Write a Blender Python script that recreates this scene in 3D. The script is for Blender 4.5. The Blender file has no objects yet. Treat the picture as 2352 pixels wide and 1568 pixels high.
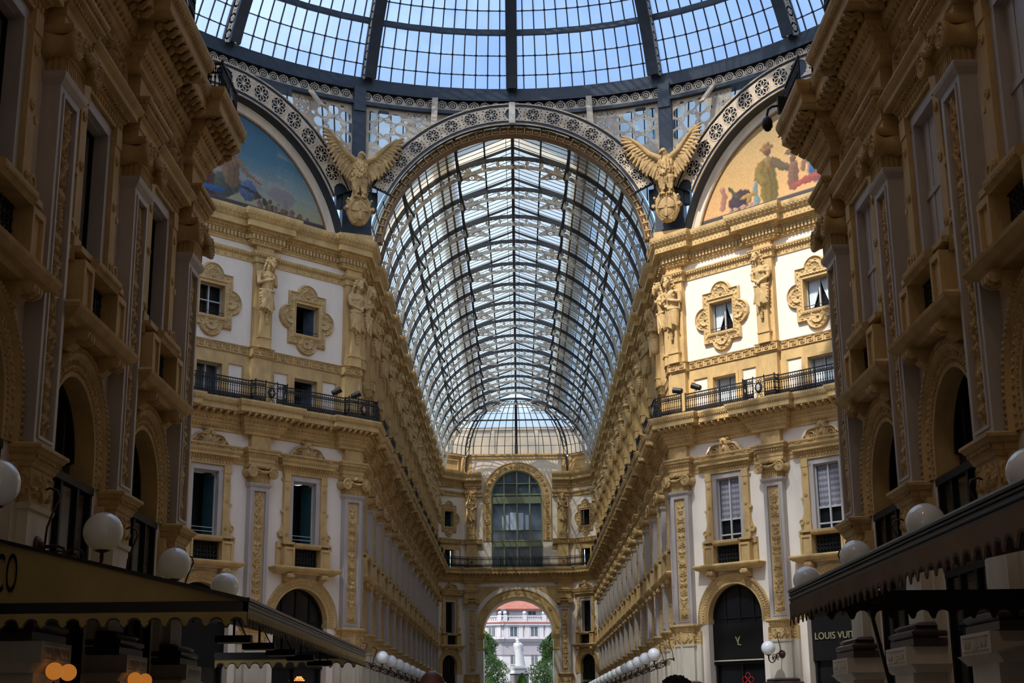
import bpy, bmesh, math, random
import numpy as np
from mathutils import Vector, Matrix
random.seed(7); rng=np.random.RandomState(5)
C=bpy.context.scene.collection
G=1.6            # eye height; all z levels below are measured from the eye
PI=math.pi
# ------------------------------------------------------------------ materials
MATS={}
def mat(name,col,rough=.7,var=.0,scale=3.,bump=0.,bscale=20.,metal=0.,spec=.5,col2=None,streak=0.,emit=None,es=0.,coat=0.):
    m=bpy.data.materials.new(name); m.use_nodes=True; nt=m.node_tree; N=nt.nodes; L=nt.links
    b=N['Principled BSDF']; b.inputs['Roughness'].default_value=rough; b.inputs['Metallic'].default_value=metal
    b.inputs['Specular IOR Level'].default_value=spec; b.inputs['Coat Weight'].default_value=coat
    b.inputs['Base Color'].default_value=(*col,1)
    tc=N.new('ShaderNodeTexCoord')
    if var>0 or col2:
        no=N.new('ShaderNodeTexNoise'); no.inputs['Scale'].default_value=scale; no.inputs['Detail'].default_value=6; no.inputs['Roughness'].default_value=.65
        mp=N.new('ShaderNodeMapping'); mp.inputs['Scale'].default_value=(1,1,1-streak)
        L.new(tc.outputs['Object'],mp.inputs[0]); L.new(mp.outputs[0],no.inputs['Vector'])
        r=N.new('ShaderNodeValToRGB'); c2=col2 or tuple(x*(1-var) for x in col)
        r.color_ramp.elements[0].position=.32; r.color_ramp.elements[1].position=.62
        r.color_ramp.elements[0].color=(*c2,1); r.color_ramp.elements[1].color=(*col,1)
        L.new(no.outputs['Fac'],r.inputs[0]); L.new(r.outputs[0],b.inputs['Base Color'])
    if bump>0:
        n2=N.new('ShaderNodeTexNoise'); n2.inputs['Scale'].default_value=bscale; n2.inputs['Detail'].default_value=5
        L.new(tc.outputs['Object'],n2.inputs['Vector'])
        bp=N.new('ShaderNodeBump'); bp.inputs['Strength'].default_value=bump; bp.inputs['Distance'].default_value=.03
        L.new(n2.outputs['Fac'],bp.inputs['Height']); L.new(bp.outputs[0],b.inputs['Normal'])
    if emit: b.inputs['Emission Color'].default_value=(*emit,1); b.inputs['Emission Strength'].default_value=es
    MATS[name]=m; return m
def glassmat(name,tint,transp,trans,col2=None):
    m=bpy.data.materials.new(name); m.use_nodes=True; nt=m.node_tree; N=nt.nodes; L=nt.links
    N.remove(N['Principled BSDF']); out=N['Material Output']
    tr=N.new('ShaderNodeBsdfTransparent'); tr.inputs[0].default_value=(*tint,1)
    tl=N.new('ShaderNodeBsdfTranslucent'); tl.inputs[0].default_value=(*trans,1)
    if col2:
        tc=N.new('ShaderNodeTexCoord'); no=N.new('ShaderNodeTexNoise'); no.inputs['Scale'].default_value=.35; no.inputs['Detail'].default_value=4
        r=N.new('ShaderNodeValToRGB'); r.color_ramp.elements[0].color=(*col2,1); r.color_ramp.elements[1].color=(*trans,1)
        r.color_ramp.elements[0].position=.4; r.color_ramp.elements[1].position=.6
        L.new(tc.outputs['Object'],no.inputs['Vector']); L.new(no.outputs['Fac'],r.inputs[0]); L.new(r.outputs[0],tl.inputs[0])
    gl=N.new('ShaderNodeBsdfGlossy'); gl.inputs['Roughness'].default_value=.08
    a=N.new('ShaderNodeMixShader'); a.inputs[0].default_value=1-transp
    L.new(tr.outputs[0],a.inputs[1]); L.new(tl.outputs[0],a.inputs[2])
    b=N.new('ShaderNodeMixShader'); b.inputs[0].default_value=.06
    L.new(a.outputs[0],b.inputs[1]); L.new(gl.outputs[0],b.inputs[2]); L.new(b.outputs[0],out.inputs[0])
    MATS[name]=m; return m
CRW=mat('sunlit_cream_block',(.62,.52,.36),.8,.3,.25,col2=(.30,.29,.28))
OCH=mat('ochre_stone',(.60,.395,.16),.75,.32,1.6,.35,26,streak=.5)
OCE=mat('dark_golden_stone',(.40,.255,.10),.75,.35,2.4,.3,26)
OCH2=mat('carved_ochre_stone',(.57,.375,.16),.75,.35,2.4,.3,30)
PLA=mat('white_plaster',(.80,.69,.575),.85,.10,.8,.12,30,streak=.6)
MAR=mat('grey_lilac_marble',(.47,.41,.375),.45,.22,1.5,.05,10,streak=.7)
PAL=mat('pale_stone',(.62,.54,.43),.6,.22,1.2,.1,20,streak=.6)
DRK=mat('dark_red_marble',(.065,.04,.04),.35,.4,5)
IRO=mat('black_iron',(.012,.011,.012),.5,.3,8,metal=.3)
STE=mat('blue_painted_steel',(.022,.031,.046),.5,.3,2.5,.2,12,metal=.1)
STD=mat('dark_rib_steel',(.035,.035,.042),.55,.3,3)
CRI=mat('cream_painted_iron',(.52,.41,.29),.6,.35,3,.2,20)
CRV=mat('pale_truss_iron',(.42,.38,.34),.6,.35,3)
LAP=mat('beige_pane_laps',(.40,.33,.24),.7,.3,4)
BRO=mat('brown_frieze_metal',(.26,.15,.07),.5,.4,5)
LAM=mat('brown_lamp_iron',(.06,.025,.012),.45,.3,8,metal=.5)
GLO=mat('opal_glass',(.82,.83,.86),.12,coat=.6)
AMB=mat('amber_globe_lit',(.25,.1,.02),.3,emit=(1,.33,.05),es=.33)
DGL=mat('dark_window_glass',(.010,.011,.013),.12,spec=.3)
DGB=mat('blue_window_glass',(.06,.085,.11),.08,.5,1.2,spec=.8)
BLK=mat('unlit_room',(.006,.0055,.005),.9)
PNE=mat('pale_far_windows',(.50,.60,.72),.3)  # brightness painted onto the tall window's pane
TEA=mat('teal_shutter',(.015,.055,.06),.5,.2,3)
WFR=mat('window_frame_grey',(.45,.45,.44),.5)
BFR=mat('black_shop_frame',(.007,.0065,.006),.6,spec=.2)
CUR=mat('white_curtain',(.62,.68,.72),.8,.25,6,streak=.9)
GRN=mat('sage_green_frame',(.20,.22,.13),.5,.15,3)
SGN=mat('black_sign_board',(.008,.008,.008),.6)
GLD=mat('dull_gold_letters',(.42,.36,.20),.4,metal=.2)
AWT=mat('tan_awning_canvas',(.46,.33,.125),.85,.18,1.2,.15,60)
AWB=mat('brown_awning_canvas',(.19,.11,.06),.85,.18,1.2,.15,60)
AWU=mat('awning_trim_binding',(.06,.04,.025),.8)
AWR=mat('awning_profile_black',(.02,.018,.018),.35,.3,3)
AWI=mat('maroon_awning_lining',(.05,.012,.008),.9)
TIL=mat('red_roof_tiles',(.30,.10,.06),.85,.5,2,.6,8,col2=(.14,.06,.045))
BLD=mat('white_building_stone',(.40,.385,.40),.8,.14,.6)
BLG=mat('grey_band_stone',(.25,.235,.26),.8,.14,.6)
RED=mat('red_trim',(.26,.07,.055),.7)
MRB=mat('white_statue_marble',(.43,.44,.46),.5,.1,2)
LEA=mat('green_leaves',(.16,.27,.045),.6,.5,2.2,col2=(.05,.11,.016))
BRK=mat('tree_bark',(.10,.07,.05),.9,.4,8)
ASP=mat('street_paving',(.30,.29,.28),.8,.2,1)
FLO=mat('mosaic_floor',(.42,.34,.26),.35,.4,.8)
ROF=mat('dark_lead_roof',(.10,.10,.11),.8)
SKD=mat('brown_skin',(.145,.05,.032),.38,.3,14,.1,60,spec=.6)
HAI=mat('black_curly_hair',(.008,.006,.006),.8)
CLO=mat('navy_cloth',(.04,.05,.09),.9)
CL2=mat('grey_cloth',(.15,.15,.16),.9)
ENW=mat('red_enamel',(.22,.035,.02),.5); ENB=mat('black_enamel',(.02,.02,.02),.4); ENC=mat('white_enamel',(.40,.40,.38),.4)
WAR=mat('warm_shop_lamp',(.3,.1,.03),.4,emit=(1,.35,.1),es=1.5)
RNE=mat('red_neon_outline',(.1,.0,.0),.4,emit=(1,.02,.02),es=.35)
G_D=glassmat('dome_glass',(.74,.87,1.),.38,(.70,.79,.92),(.58,.68,.84))
G_V=glassmat('vault_glass',(.80,.88,.90),.30,(.38,.42,.42),(.34,.35,.30))
G_E=glassmat('end_dome_glass',(.88,.84,.78),.6,(.5,.42,.30),(.20,.19,.18))
G_C=glassmat('cream_vault_glass',(.9,.85,.7),.20,(.50,.45,.33),(.42,.36,.25))  # cream reflection of a building, put into the first bay's glass colour
G_W=glassmat('walkway_mesh_left',(.5,.45,.4),.45,(.2,.17,.14))  # semi-opaque tint for the added strips that shade the vault glass
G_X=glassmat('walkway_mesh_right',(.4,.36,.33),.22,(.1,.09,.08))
G_R=glassmat('drum_glass',(.9,.95,1.),.30,(.85,.88,.86),(.7,.75,.75))
G_N=glassmat('soot_covered_glass',(.8,.7,.6),.02,(.082,.064,.045))  # very low transmission, so the unseen vault keeps the foreground walls dark
# shutters with painted stripes / awning stripes
def striped(name,a,b,sc,axis=2):
    m=mat(name,a,.8); nt=m.node_tree; N=nt.nodes; L=nt.links
    tc=N.new('ShaderNodeTexCoord'); w=N.new('ShaderNodeTexWave'); w.bands_direction='XYZ'[axis]; w.inputs['Scale'].default_value=sc
    r=N.new('ShaderNodeValToRGB'); r.color_ramp.interpolation='CONSTANT'; r.color_ramp.elements[0].color=(*a,1); r.color_ramp.elements[1].color=(*b,1); r.color_ramp.elements[1].position=.5
    L.new(tc.outputs['Object'],w.inputs[0]); L.new(w.outputs['Color'],r.inputs[0]); L.new(r.outputs[0],N['Principled BSDF'].inputs['Base Color']); return m
BLI=striped('striped_blind',(.30,.28,.30),(.17,.16,.19),1.25)
# ------------------------------------------------------------------ mesh builder
class MB:
    def __init__(s): s.v=[]; s.f=[]; s.m=[]; s.mi=0
    def add(s,V,F):
        b=len(s.v); s.v.extend(V); s.f.extend([tuple(i+b for i in f) for f in F]); s.m.extend([s.mi]*len(F))
    def quad(s,a,b,c,d): s.add([a,b,c,d],[(0,1,2,3)])
    def box(s,x0,x1,y0,y1,z0,z1):
        s.add([(x0,y0,z0),(x1,y0,z0),(x1,y1,z0),(x0,y1,z0),(x0,y0,z1),(x1,y0,z1),(x1,y1,z1),(x0,y1,z1)],
              [(0,3,2,1),(4,5,6,7),(0,1,5,4),(1,2,6,5),(2,3,7,6),(3,0,4,7)])
    def ob(s,x0,x1,o0,o1,z0,z1):
        s.k=getattr(s,'k',0)+1; e=(s.k%9)*.0007; s.box(x0-e,x1+e,-o1-e,-o0,z0-e,z1+e)     # o = outward distance
    def obox(s,M,sx,sy,sz):
        V=[M@Vector((x*sx,y*sy,z*sz)) for x,y,z in ((-.5,-.5,-.5),(.5,-.5,-.5),(.5,.5,-.5),(-.5,.5,-.5),(-.5,-.5,.5),(.5,-.5,.5),(.5,.5,.5),(-.5,.5,.5))]
        s.add([tuple(v) for v in V],[(0,3,2,1),(4,5,6,7),(0,1,5,4),(1,2,6,5),(2,3,7,6),(3,0,4,7)])
    def beam(s,a,b,w,h=None,up=(0,0,1)):
        a=Vector(a); b=Vector(b); d=b-a; l=d.length
        if l<1e-6: return
        d/=l; u=Vector(up)
        if abs(d.dot(u))>.98: u=Vector((1,0,0))
        x=d.cross(u).normalized(); z=x.cross(d)
        M=Matrix((x,d,z)).transposed().to_4x4(); M.translation=(a+b)/2; s.obox(M,w,l,h or w)
    def prof(s,P,x0,x1,ends=True):                               # P: closed (o,z) polygon, extruded along x
        n=len(P); V=[(x0,-o,z) for o,z in P]+[(x1,-o,z) for o,z in P]
        F=[(i,(i+1)%n,n+(i+1)%n,n+i) for i in range(n)]
        if ends: F+=[tuple(range(n))[::-1],tuple(range(n,2*n))]
        s.add(V,F)
    def wrap(s,P,x0,x1,ret=.3):                                  # open (o,z) moulding wrapped round a block front and sides
        n=len(P); V=[]
        for k,(sx,y) in enumerate(((-1,0),(-1,1),(1,1),(1,0))):
            for o,z in P:
                X=(x0-o) if sx<0 else (x1+o); V.append((X,-o if y else ret,z))
        F=[]
        for k in range(3):
            for i in range(n-1): F.append((k*n+i,(k+1)*n+i,(k+1)*n+i+1,k*n+i+1))
        s.add(V,F); a,b=P[0],P[-1]
        for o,z in (a,b): s.add([(x0-o,ret,z),(x0-o,-o,z),(x1+o,-o,z),(x1+o,ret,z)],[(0,1,2,3)])
    def arc(s,P,cx,cz,a0,a1,n,closed=True):                      # P: (o,r) ring section
        k=len(P); V=[]
        for j in range(n+1):
            a=a0+(a1-a0)*j/n
            for o,r in P: V.append((cx+r*math.cos(a),-o,cz+r*math.sin(a)))
        F=[(j*k+i,j*k+(i+1)%k,(j+1)*k+(i+1)%k,(j+1)*k+i) for j in range(n) for i in range(k if closed else k-1)]
        if closed: F+=[tuple(range(k)),tuple(range(n*k,n*k+k))[::-1]]
        s.add(V,F)
    def tube(s,P,r,seg=8,closed=False):
        P=[Vector(p) for p in P]; n=len(P); R=r if isinstance(r,(list,tuple)) else [r]*n
        V=[]; u=None
        for i in range(n):
            if closed: d=P[(i+1)%n]-P[i-1]
            else: d=(P[min(i+1,n-1)]-P[max(i-1,0)])
            d=d.normalized() if d.length>1e-9 else Vector((0,0,1))
            if u is None: u=d.orthogonal().normalized()
            u=(u-d*u.dot(d)); u=u.normalized() if u.length>1e-6 else d.orthogonal().normalized()
            w=d.cross(u)
            for k in range(seg):
                a=2*PI*k/seg; V.append(tuple(P[i]+(u*math.cos(a)+w*math.sin(a))*R[i]))
        F=[]
        for i in range(n if closed else n-1):
            j=(i+1)%n
            for k in range(seg): F.append((i*seg+k,i*seg+(k+1)%seg,j*seg+(k+1)%seg,j*seg+k))
        if not closed: F+=[tuple(range(seg))[::-1],tuple(range((n-1)*seg,n*seg))]
        s.add(V,F)
    def ball(s,c,r,nu=10,nv=7,M=None):
        rx,ry,rz=(r,r,r) if not isinstance(r,(tuple,list)) else r
        V=[(0,0,-1)]+[(math.sin(PI*j/nv)*math.cos(2*PI*i/nu),math.sin(PI*j/nv)*math.sin(2*PI*i/nu),-math.cos(PI*j/nv)) for j in range(1,nv) for i in range(nu)]+[(0,0,1)]
        V=[Vector((x*rx,y*ry,z*rz)) for x,y,z in V]
        if M is not None: V=[M@v for v in V]
        V=[tuple(v+Vector(c)) for v in V]; T=len(V)-1
        F=[(0,1+(i+1)%nu,1+i) for i in range(nu)]+[(1+j*nu+i,1+j*nu+(i+1)%nu,1+(j+1)*nu+(i+1)%nu,1+(j+1)*nu+i) for j in range(nv-2) for i in range(nu)]+[(T,1+(nv-2)*nu+i,1+(nv-2)*nu+(i+1)%nu) for i in range(nu)]
        s.add(V,F)
    def lathe(s,P,c=(0,0,0),seg=12,axis='z'):
        k=len(P); V=[]
        for j in range(seg):
            a=2*PI*j/seg
            for r,z in P:
                p=(r*math.cos(a),r*math.sin(a),z)
                if axis=='y': p=(p[0],-z,p[1])
                V.append((p[0]+c[0],p[1]+c[1],p[2]+c[2]))
        F=[(j*k+i,((j+1)%seg)*k+i,((j+1)%seg)*k+i+1,j*k+i+1) for j in range(seg) for i in range(k-1)]
        F+=[tuple(j*k for j in range(seg))[::-1],tuple(j*k+k-1 for j in range(seg))]
        s.add(V,F)
    def merge(s,o,fn=None):
        b=len(s.v); s.v.extend([fn(*p) for p in o.v] if fn else o.v); s.f.extend([tuple(i+b for i in f) for f in o.f]); s.m.extend([s.mi+x for x in o.m])
    def mesh(s,name,mats,smooth=False,dz=0.,recalc=True):
        me=bpy.data.meshes.new(name); V=[(x,y,z-dz) for x,y,z in s.v] if dz else s.v
        me.from_pydata(V,[],s.f)
        for m in (mats if isinstance(mats,(list,tuple)) else [mats]): me.materials.append(m)
        if any(s.m): me.polygons.foreach_set('material_index',s.m)
        if recalc:
            bm=bmesh.new(); bm.from_mesh(me); bmesh.ops.recalc_face_normals(bm,faces=bm.faces); bm.to_mesh(me); bm.free()
        if smooth: me.polygons.foreach_set('use_smooth',[True]*len(me.polygons))
        elif 3 in s.m: me.polygons.foreach_set('use_smooth',[x==3 for x in s.m])
        me.update(); return me
def O(name,me,parent=None):
    o=bpy.data.objects.new(name,me); C.objects.link(o)
    if parent is not None: o.parent=parent
    return o
def tag(o,label,cat,group=None,kind=None):
    if label: o['label']=label
    if cat: o['category']=cat
    if group: o['group']=group
    if kind: o['kind']=kind
    return o
def struct(name,mb,mats,smooth=False,label=None):
    o=O(name,mb if isinstance(mb,bpy.types.Mesh) else mb.mesh(name,mats,smooth)); o.location.z+=G; o['kind']='structure'
    if label: o['label']=label
    return o
def copy_tree(o,parent=None):
    c=o.copy(); C.objects.link(c); c.parent=parent
    for ch in o.children: copy_tree(ch,c)
    return c
class Proto:
    """a thing with parts; the first placing uses the object itself, later ones copy it"""
    def __init__(s,name,cat,zb): s.r=bpy.data.objects.new(name,None); s.r.empty_display_size=.3; C.objects.link(s.r); s.cat=cat; s.zb=zb; s.used=False; s.sub={}
    def part(s,name,mb,mats,smooth=False,parent=None,label=None):
        me=mb if isinstance(mb,bpy.types.Mesh) else mb.mesh(name,mats,smooth,s.zb)
        o=O(name,me,parent or s.r)
        if label: o['label']=label
        return o
    def at(s,x,y,rz,label,group=None,dz=0):
        r=s.r if not s.used else copy_tree(s.src); 
        if not s.used: s.src=s.r
        s.used=True
        r.location=(x,y,G+s.zb+dz); r.rotation_euler=(0,0,rz); tag(r,label,s.cat,group); return r
class Frame:
    def __init__(s,A,B,name,pil,hw=.72):
        s.A=Vector((*A,0)); s.B=Vector((*B,0)); d=s.B-s.A; s.L=d.length; s.d=d/s.L; s.n=Vector((s.d.y,-s.d.x,0)); s.rz=math.atan2(s.d.y,s.d.x); s.name=name; s.pil=pil; s.hw=hw
    def P(s,t,o=0.): return s.A+s.d*t+s.n*o
    def put(s,proto,t,o,label,group=None): p=s.P(t,o); return proto.at(p.x,p.y,s.rz,label,group)
def jog(fr,rec,face,hw=None,t0=None,t1=None):
    hw=hw or fr.hw; t0=0 if t0 is None else t0; t1=fr.L if t1 is None else t1; Q=[]
    for t in fr.pil:
        a,b=t-hw,t+hw
        if b<t0 or a>t1: continue
        if a>t0+.05: Q+=[(a,rec),(a,face)]
        else: Q+=[(t0,face)]
        if b<t1-.05: Q+=[(b,face),(b,rec)]
        else: Q+=[(t1,face)]
    if not Q or Q[0][0]>t0+.01: Q=[(t0,rec)]+Q
    if Q[-1][0]<t1-.01: Q=Q+[(t1,rec)]
    return [fr.P(t,o) for t,o in Q]
def chain(frs,rec,face,hw=None,lim=None):
    pts=[]
    for i,fr in enumerate(frs):
        l=(lim or {}).get(i,(None,None))
        q=jog(fr,rec,face,hw,*l)
        if pts: 
            # joint: intersect offset lines when both at same depth
            q=q[1:] if (q[0]-pts[-1]).length<.02 else q
            if face and (q[0]-pts[-1]).length<.6:
                a,b=frs[i-1],fr; n=(a.n+b.n); den=1+a.n.dot(b.n); mid=b.A+n*(face/den)
                pts[-1]=mid; q=q[1:]
        pts+=q
    out=[pts[0]]
    for p in pts[1:]:
        if (p-out[-1]).length>.01: out.append(p)
    return out
def offs(pts,o):
    R=[]; n=len(pts)
    for i,p in enumerate(pts):
        ns=[]
        if i>0: d=(p-pts[i-1]).normalized(); ns.append(Vector((d.y,-d.x,0)))
        if i<n-1: d=(pts[i+1]-p).normalized(); ns.append(Vector((d.y,-d.x,0)))
        if len(ns)==1: R.append(p+ns[0]*o)
        else:
            s=ns[0]+ns[1]; den=1+ns[0].dot(ns[1]); R.append(p+s*(o/max(den,.15)))
    return R
def sweep(mb,prof,pts,cap=True):
    rows=[[(*(q.xy),z) for q in offs(pts,o)] for o,z in prof]; n=len(pts)
    V=[v for r in rows for v in r]; F=[]
    for j in range(len(prof)-1):
        for i in range(n-1): F.append((j*n+i,j*n+i+1,(j+1)*n+i+1,(j+1)*n+i))
    if cap: F+=[tuple(j*n for j in range(len(prof)))[::-1],tuple(j*n+n-1 for j in range(len(prof)))]
    mb.add(V,F)
def along(pts,o,sp,fn,trim=.0):
    Q=offs(pts,o)
    for a,b in zip(Q[:-1],Q[1:]):
        d=b-a; l=d.length-2*trim
        if l<sp*.8: continue
        d.normalize(); k=max(1,int(round(l/sp))); n=Vector((d.y,-d.x,0))
        M=Matrix((d,-n,Vector((0,0,1)))).transposed().to_4x4()
        for i in range(k):
            M2=M.copy(); M2.translation=a+d*(trim+(i+.5)*l/k); fn(M2,l/k)
# ------------------------------------------------------------------ relief carving (height fields) and pierced plates
class Relief:
    def __init__(s,x0,x1,z0,z1,c):
        s.xs=np.arange(x0,x1+c*.5,c); s.zs=np.arange(z0,z1+c*.5,c); s.X,s.Z=np.meshgrid(s.xs,s.zs); s.H=np.zeros_like(s.X); s.c=c
    def _b(s,x0,x1,z0,z1):
        i0=max(0,int((x0-s.xs[0])/s.c)); i1=min(len(s.xs),int((x1-s.xs[0])/s.c)+2); j0=max(0,int((z0-s.zs[0])/s.c)); j1=min(len(s.zs),int((z1-s.zs[0])/s.c)+2)
        return slice(j0,j1),slice(i0,i1)
    def blob(s,x,z,rx,rz,h,a=0.,mir=False,base=0.):
        for sx in ((1,-1) if mir else (1,)):
            R=max(rx,rz); b=s._b(x*sx-R,x*sx+R,z-R,z+R)
            X=s.X[b]-x*sx; Z=s.Z[b]-z; ca,sa=math.cos(a*sx),math.sin(a*sx); U=(X*ca+Z*sa)/rx; V=(-X*sa+Z*ca)/rz
            q=np.clip(1-U*U-V*V,0,1); s.H[b]=np.maximum(s.H[b],np.where(q>0,base+h*np.sqrt(q),0))
    def ridge(s,P,r,h,mir=False):
        for sx in ((1,-1) if mir else (1,)):
            n=len(P)-1
            for i in range(n):
                rr=r*(1 if not isinstance(r,tuple) else 1); ra=r if not isinstance(r,tuple) else r[0]+(r[1]-r[0])*i/n
                (xa,za),(xb,zb)=P[i],P[i+1]; xa*=sx; xb*=sx
                b=s._b(min(xa,xb)-ra,max(xa,xb)+ra,min(za,zb)-ra,max(za,zb)+ra)
                X=s.X[b]; Z=s.Z[b]; dx,dz=xb-xa,zb-za; L=dx*dx+dz*dz+1e-9
                t=np.clip(((X-xa)*dx+(Z-za)*dz)/L,0,1); D=np.hypot(X-xa-t*dx,Z-za-t*dz)/ra
                q=np.clip(1-D*D,0,1); s.H[b]=np.maximum(s.H[b],h*np.sqrt(q))
    def spiral(s,cx,cz,r0,turns,a0,w,h,dir=1,mir=False):
        P=[]; n=int(14*turns)
        for i in range(n+1):
            t=i/n; r=r0*(1-t*.85); a=a0+dir*2*PI*turns*t; P.append((cx+r*math.cos(a),cz+r*math.sin(a)))
        s.ridge(P,(w,w*.55),h,mir); s.blob(cx,cz,w*1.3,w*1.3,h*1.2,mir=mir)
    def leaf(s,x,z,L,a,w,h,mir=False):
        s.blob(x+math.cos(a)*L/2,z+math.sin(a)*L/2,L/2,w,h,a,mir)
    def box(s,x0,x1,z0,z1,h):
        b=(s.X>=x0)&(s.X<=x1)&(s.Z>=z0)&(s.Z<=z1); s.H[b]=np.maximum(s.H[b],h)
    def mb(s,o=0.,full=False):
        m=MB(); nz,nx=s.H.shape; idx=-np.ones(s.H.shape,int)
        H=s.H; cell=np.ones((nz-1,nx-1),bool) if full else (H[:-1,:-1]>0)|(H[1:,:-1]>0)|(H[:-1,1:]>0)|(H[1:,1:]>0)
        use=np.zeros(H.shape,bool)
        for a in (0,1):
            for b in (0,1): use[a:nz-1+a,b:nx-1+b]|=cell
        js,is_=np.nonzero(use); idx[js,is_]=np.arange(len(js))
        m.v=[(float(s.xs[i]),float(-o-H[j,i]),float(s.zs[j])) for j,i in zip(js,is_)]
        cj,ci=np.nonzero(cell)
        m.f=[(int(idx[j,i]),int(idx[j,i+1]),int(idx[j+1,i+1]),int(idx[j+1,i])) for j,i in zip(cj,ci)]; m.m=[0]*len(m.f); return m
def plate(F,x0,x1,z0,z1,c,th,fn=None):
    """pierced plate: the region where F(X,Z)>0, thickness th (along y)"""
    xs=np.arange(x0,x1+c*.5,c); zs=np.arange(z0,z1+c*.5,c); X,Z=np.meshgrid(xs,zs); V=F(X,Z)+1e-7; V=V.copy()
    V[0,:]=np.minimum(V[0,:],-1e-6);V[-1,:]=np.minimum(V[-1,:],-1e-6);V[:,0]=np.minimum(V[:,0],-1e-6);V[:,-1]=np.minimum(V[:,-1],-1e-6)
    m=MB(); vid={}
    def vt(key,x,z):
        if key not in vid: vid[key]=len(m.v)//2; m.v.append((x,0.,z)); m.v.append((x,th,z))
        return vid[key]
    nz,nx=V.shape
    for j in range(nz-1):
        row=V[j:j+2]; act=np.nonzero((row[0,:-1]>0)|(row[0,1:]>0)|(row[1,1:]>0)|(row[1,:-1]>0))[0]
        for i in act:
            cs=((j,i),(j,i+1),(j+1,i+1),(j+1,i)); poly=[]; ct=[]
            for k in range(4):
                a=cs[k]; b=cs[(k+1)%4]; va=V[a]; vb=V[b]
                if va>0: poly.append(vt(('c',)+a,xs[a[1]],zs[a[0]])); ct.append(0)
                if (va>0)!=(vb>0):
                    t=va/(va-vb); key=('e',min(a,b),max(a,b)); poly.append(vt(key,xs[a[1]]+(xs[b[1]]-xs[a[1]])*t,zs[a[0]]+(zs[b[0]]-zs[a[0]])*t)); ct.append(1 if va>0 else 2)
            if len(poly)<3: continue
            m.f.append(tuple(2*p for p in poly)); m.f.append(tuple(2*p+1 for p in poly[::-1]))
            n=len(poly)
            for k in range(n):
                if ct[k]==1 and ct[(k+1)%n]==2: a,b=poly[k],poly[(k+1)%n]; m.f.append((2*a,2*b,2*b+1,2*a+1))
    m.m=[0]*len(m.f)
    if fn: m.v=[fn(*p) for p in m.v]
    return m
def sculpt(name,caps,voxel,mats,smooth=2,dz=0.):
    mb=MB()
    for c in caps:
        if len(c)==2:
            (x0,y0,z0,r0),(x1,y1,z1,r1)=c; a=Vector((x0,y0,z0)); b=Vector((x1,y1,z1)); d=(b-a).length
            n=max(2,int(d/(.5*min(r0,r1)+1e-4))+1); n=min(n,14)
            mb.tube([a+(b-a)*(i/(n)) for i in range(n+1)],[r0+(r1-r0)*i/n for i in range(n+1)],10)
            mb.ball(a,r0,10,6); mb.ball(b,r1,10,6)
        else:
            x,y,z,rx,ry,rz=c[:6]; M=c[6] if len(c)>6 else None; mb.ball((x,y,z),(rx,ry,rz),14,9,M)
    me=mb.mesh(name+'_raw',mats,False,dz); o=bpy.data.objects.new('tmp',me); C.objects.link(o)
    md=o.modifiers.new('r','REMESH'); md.mode='VOXEL'; md.voxel_size=voxel; md.use_smooth_shade=True
    if smooth: s=o.modifiers.new('s','SMOOTH'); s.factor=.5; s.iterations=smooth
    dg=bpy.context.evaluated_depsgraph_get(); dg.update(); e=o.evaluated_get(dg); r=bpy.data.meshes.new_from_object(e,depsgraph=dg); r.name=name
    bpy.data.objects.remove(o); bpy.data.meshes.remove(me); r.polygons.foreach_set('use_smooth',[True]*len(r.polygons)); return r
def text_mesh(body,size,mats,ext=.01,sx=1.,align='CENTER',sp=1.):
    cu=bpy.data.curves.new('t','FONT'); cu.body=body; cu.size=size; cu.extrude=ext; cu.align_x=align; cu.space_character=sp; cu.resolution_u=6
    o=bpy.data.objects.new('t',cu); C.objects.link(o); dg=bpy.context.evaluated_depsgraph_get(); dg.update()
    me=bpy.data.meshes.new_from_object(o.evaluated_get(dg),depsgraph=dg); bpy.data.objects.remove(o)
    me.transform(Matrix.Rotation(PI/2,4,'X')@Matrix.Diagonal((sx,1,1,1))); me.materials.clear(); me.materials.append(mats); return me
ORD=['first','second','third','fourth','fifth','sixth','seventh','eighth','ninth','tenth','eleventh','twelfth','thirteenth','fourteenth','fifteenth','sixteenth']
# ------------------------------------------------------------------ frames (plan of the arcade)
AP=4.55; NP=4.6
DL=Frame((-18.917,54.583),(-7.25,66.25),'DL',[5.5,10.75,16.0])
AL=Frame((-7.25,66.25),(-7.25,131.6),'AL',[.5+AP*k for k in range(15)])
SL=Frame((-7.25,131.6),(-4.95,133.6),'SL',[])
CF=Frame((-4.95,133.6),(4.95,133.6),'CF',[.65,9.25])
SR=Frame((4.95,133.6),(7.25,131.6),'SR',[])
AR=Frame((7.25,131.6),(7.25,66.25),'AR',[65.35-.5-AP*k for k in range(15)][::-1])
DR=Frame((7.25,66.25),(18.917,54.583),'DR',[.5,5.75,11.0])
NL=Frame((-7.25,-5.),(-7.25,31.25),'NL',[36.25-.5-NP*k for k in range(8)][::-1])
QL=Frame((-7.25,31.25),(-18.917,42.917),'QL',[.5,5.75,11.0])
QR=Frame((18.917,42.917),(7.25,31.25),'QR',[5.5,10.75,16.0])
NR=Frame((7.25,31.25),(7.25,-5.),'NR',[.5+NP*k for k in range(8)])
RL,RU,FU=-.3,-.5,-.2        # lower wall, upper wall and upper pilaster planes
ARZ=6.29
def ro_of(B): return min(1.98,(B-1.06)/2)
def bays(fr):
    p=fr.pil; return [((a+b)/2,b-a) for a,b in zip(p[:-1],p[1:])]
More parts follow.
